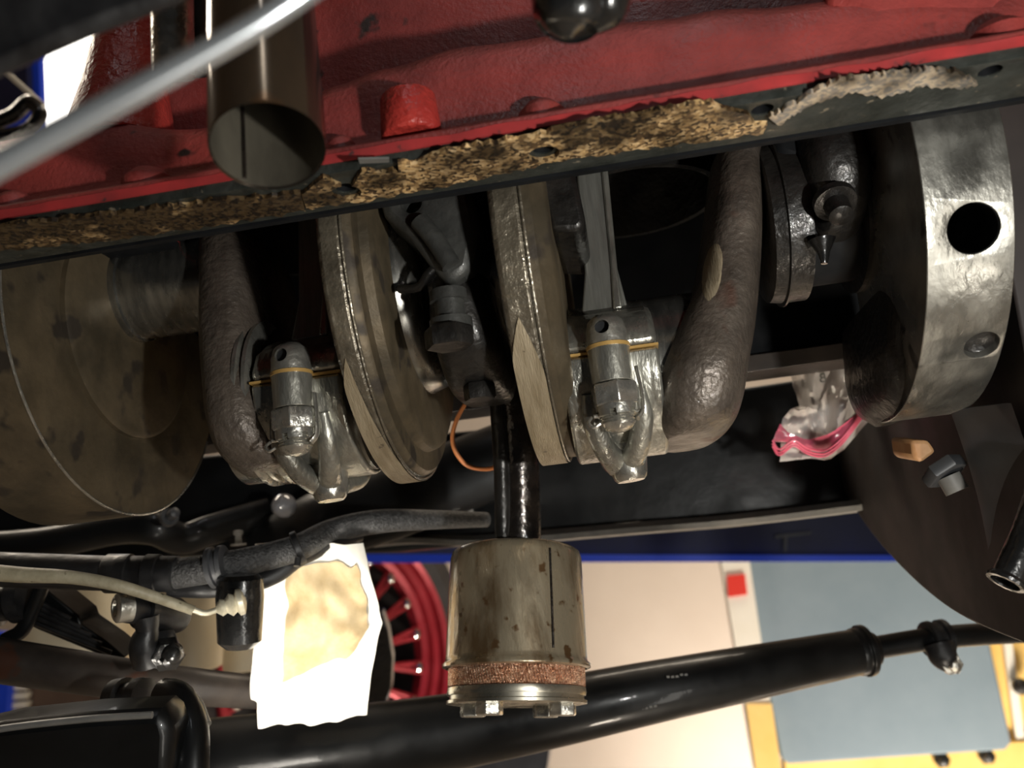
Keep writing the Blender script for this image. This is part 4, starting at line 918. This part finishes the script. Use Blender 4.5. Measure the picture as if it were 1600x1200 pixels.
# ------------------------------------------------------------------ red wheel
wc = at(529, 1040, d=1.5); s = 1.5/F_PX
wn = (CAMP-wc).normalized(); wn = (wn*.74 + RT*.67).normalized()
rw = thing('red_wheel', 'red multi-spoke car wheel behind the white paper', 'wheel', tuple(wc-UP*.2))
RW = 222*s
b = BM(); lathe(b, wc, wn, [(-.02, RW*.985), (.022, RW*1.0), (.026, RW*.99), (.020, RW*.955), (.008, RW*.945), (.004, RW*.90), (-.006, RW*.885), (-.012, RW*.84), (-.03, RW*.83)], 120, cap=False); obj('rim_lip', b, 'wheel_red', rw, smooth=25)
b = BM(); lathe(b, wc, wn, [(-.03, RW*.83), (-.16, RW*.80), (-.16, RW*.1)], 96, cap=False); obj('rim_barrel', b, 'tyre', rw)
b = BM(); lathe(b, wc, wn, [(.018, RW*1.0), (.028, RW*1.08), (.020, RW*1.22), (-.02, RW*1.34), (-.12, RW*1.38), (-.2, RW*1.0)], 96, cap=False); obj('tyre', b, 'tyre', rw)
b = BM(); lathe(b, wc, wn, [(-.06, RW*.20), (-.02, RW*.20), (-.01, RW*.15), (-.01, .0)], 32, cap=False); obj('hub', b, 'wheel_red', rw)
_, wu, wv = frame(wn)
for k in range(20):
    a = 2*pi*k/20
    b = BM()
    for s2 in (-1, 1):
        a2 = a+s2*pi/16
        p = wc-wn*.03+(wu*cos(a)+wv*sin(a))*RW*.18; q = wc-wn*.016+(wu*cos(a2)+wv*sin(a2))*RW*.85
        cyl(b, p, q, .0050, seg=8)
    obj('spoke', b, 'wheel_red', rw)
for k in range(20):
    a = 2*pi*(k+.5)/20; p = wc-wn*.012+(wu*cos(a)+wv*sin(a))*RW*.80
    b = BM(); lathe(b, p, wn, [(0, .009), (.006, .009), (.009, .004), (.0095, 0)], 10, cap=False); obj('rim_nut', b, 'chrome', rw)
b = BM(); extr(b, pxpoly([(560, 1000), (578, 1000), (596, 955), (606, 985), (613, 1030), (611, 1075), (603, 1105), (590, 1130), (560, 1130)], d=.95), FW*.02)
top('black_shield', b, 'gloss_black', 'black curved metal shield between the white paper and the red wheel', 'shield', bevel=.002)

# ------------------------------------------------------------------ behind, at the right
ys = thing('yellow_stand', 'yellow painted steel stand holding the blue-grey panel at the lower right', 'stand', tuple(at(1400, 1200, Y=1.35)))
def dn(px, Y): p = at(px, 1215, Y=Y); return p
def post(pts, Y, th, m, name, label=None):
    b = BM(); extr(b, pxpoly(pts, Y=Y), (0, th, 0)); return obj(name, b, m, ys, label=label, bevel=.002)
pl = [(1114, 800), (1160, 800), (1222, 1210), (1182, 1210)]
A, B = at(1182, 1210, Y=1.34), at(1222, 1210, Y=1.34)
b = BM(); extr(b, pxpoly([(1114, 800), (1160, 800), (1204, 1100), (1222, 1210)], Y=1.34) + [V((B.x, 1.34, FLOOR)), V((A.x, 1.34, FLOOR))] + pxpoly([(1182, 1210), (1164, 1100)], Y=1.34), (0, .05, 0)); obj('left_post', b, 'white_paint', ys, label='cream coloured left post')
b = BM(); extr(b, pxpoly([(1166, 1100), (1206, 1100), (1222, 1210), (1182, 1210)], Y=1.335), (0, .01, 0)); obj('post_sleeve', b, 'yellow_paint', ys)
b = BM(); extr(b, pxpoly([(1136, 900), (1164, 897), (1168, 929), (1138, 933)], Y=1.335), (0, .012, 0)); obj('red_band', b, 'red_tape', ys, label='red band on the post')
C_, D_ = at(1572, 1210, Y=1.42), at(1700, 1210, Y=1.42)
b = BM(); extr(b, pxpoly([(1500, 780), (1640, 780), (1700, 1210)], Y=1.42) + [V((D_.x, 1.42, FLOOR)), V((C_.x, 1.42, FLOOR))] + pxpoly([(1572, 1210), (1540, 1000)], Y=1.42), (0, .05, 0)); obj('right_post', b, 'yellow_paint', ys)
post([(1560, 940), (1574, 940), (1606, 1180), (1592, 1180)], 1.405, .012, 'white_paint', 'post_edge')
post([(1225, 1186), (1700, 1150), (1700, 1240), (1230, 1240)], 1.40, .05, 'yellow_paint', 'cross_bar')
for px, py in ((1593, 1072), (1470, 1186), (1540, 1180)):
    p = at(px, py, Y=1.395); b = BM(); lathe(b, p, (0, -1, 0), [(0, .014), (.008, .014), (.012, .009), (.022, .009), (.024, .004)], 6 if px < 1590 else 20); obj('stand_bolt', b, 'oily_dark', ys)
bp_ = top('blue_grey_panel', extr(BM(), pxpoly([(1160, 820), (1500, 820), (1546, 1000), (1581, 1160), (1572, 1172), (1232, 1194), (1222, 1186), (1190, 1020)], Y=1.36), (0, .035, 0)), 'blue_grey', 'smooth blue-grey panel held in the yellow stand', 'panel', bevel=.004)
b = BM(); extr(b, pxpoly([(560, 1150), (860, 1160), (850, 1230), (560, 1230)], Y=1.1), (0, .05, 0)); tb = top('dark_crate', b, 'bell_grey', 'dark grey crate below the middle of the axle tube, at the bottom edge', 'crate')
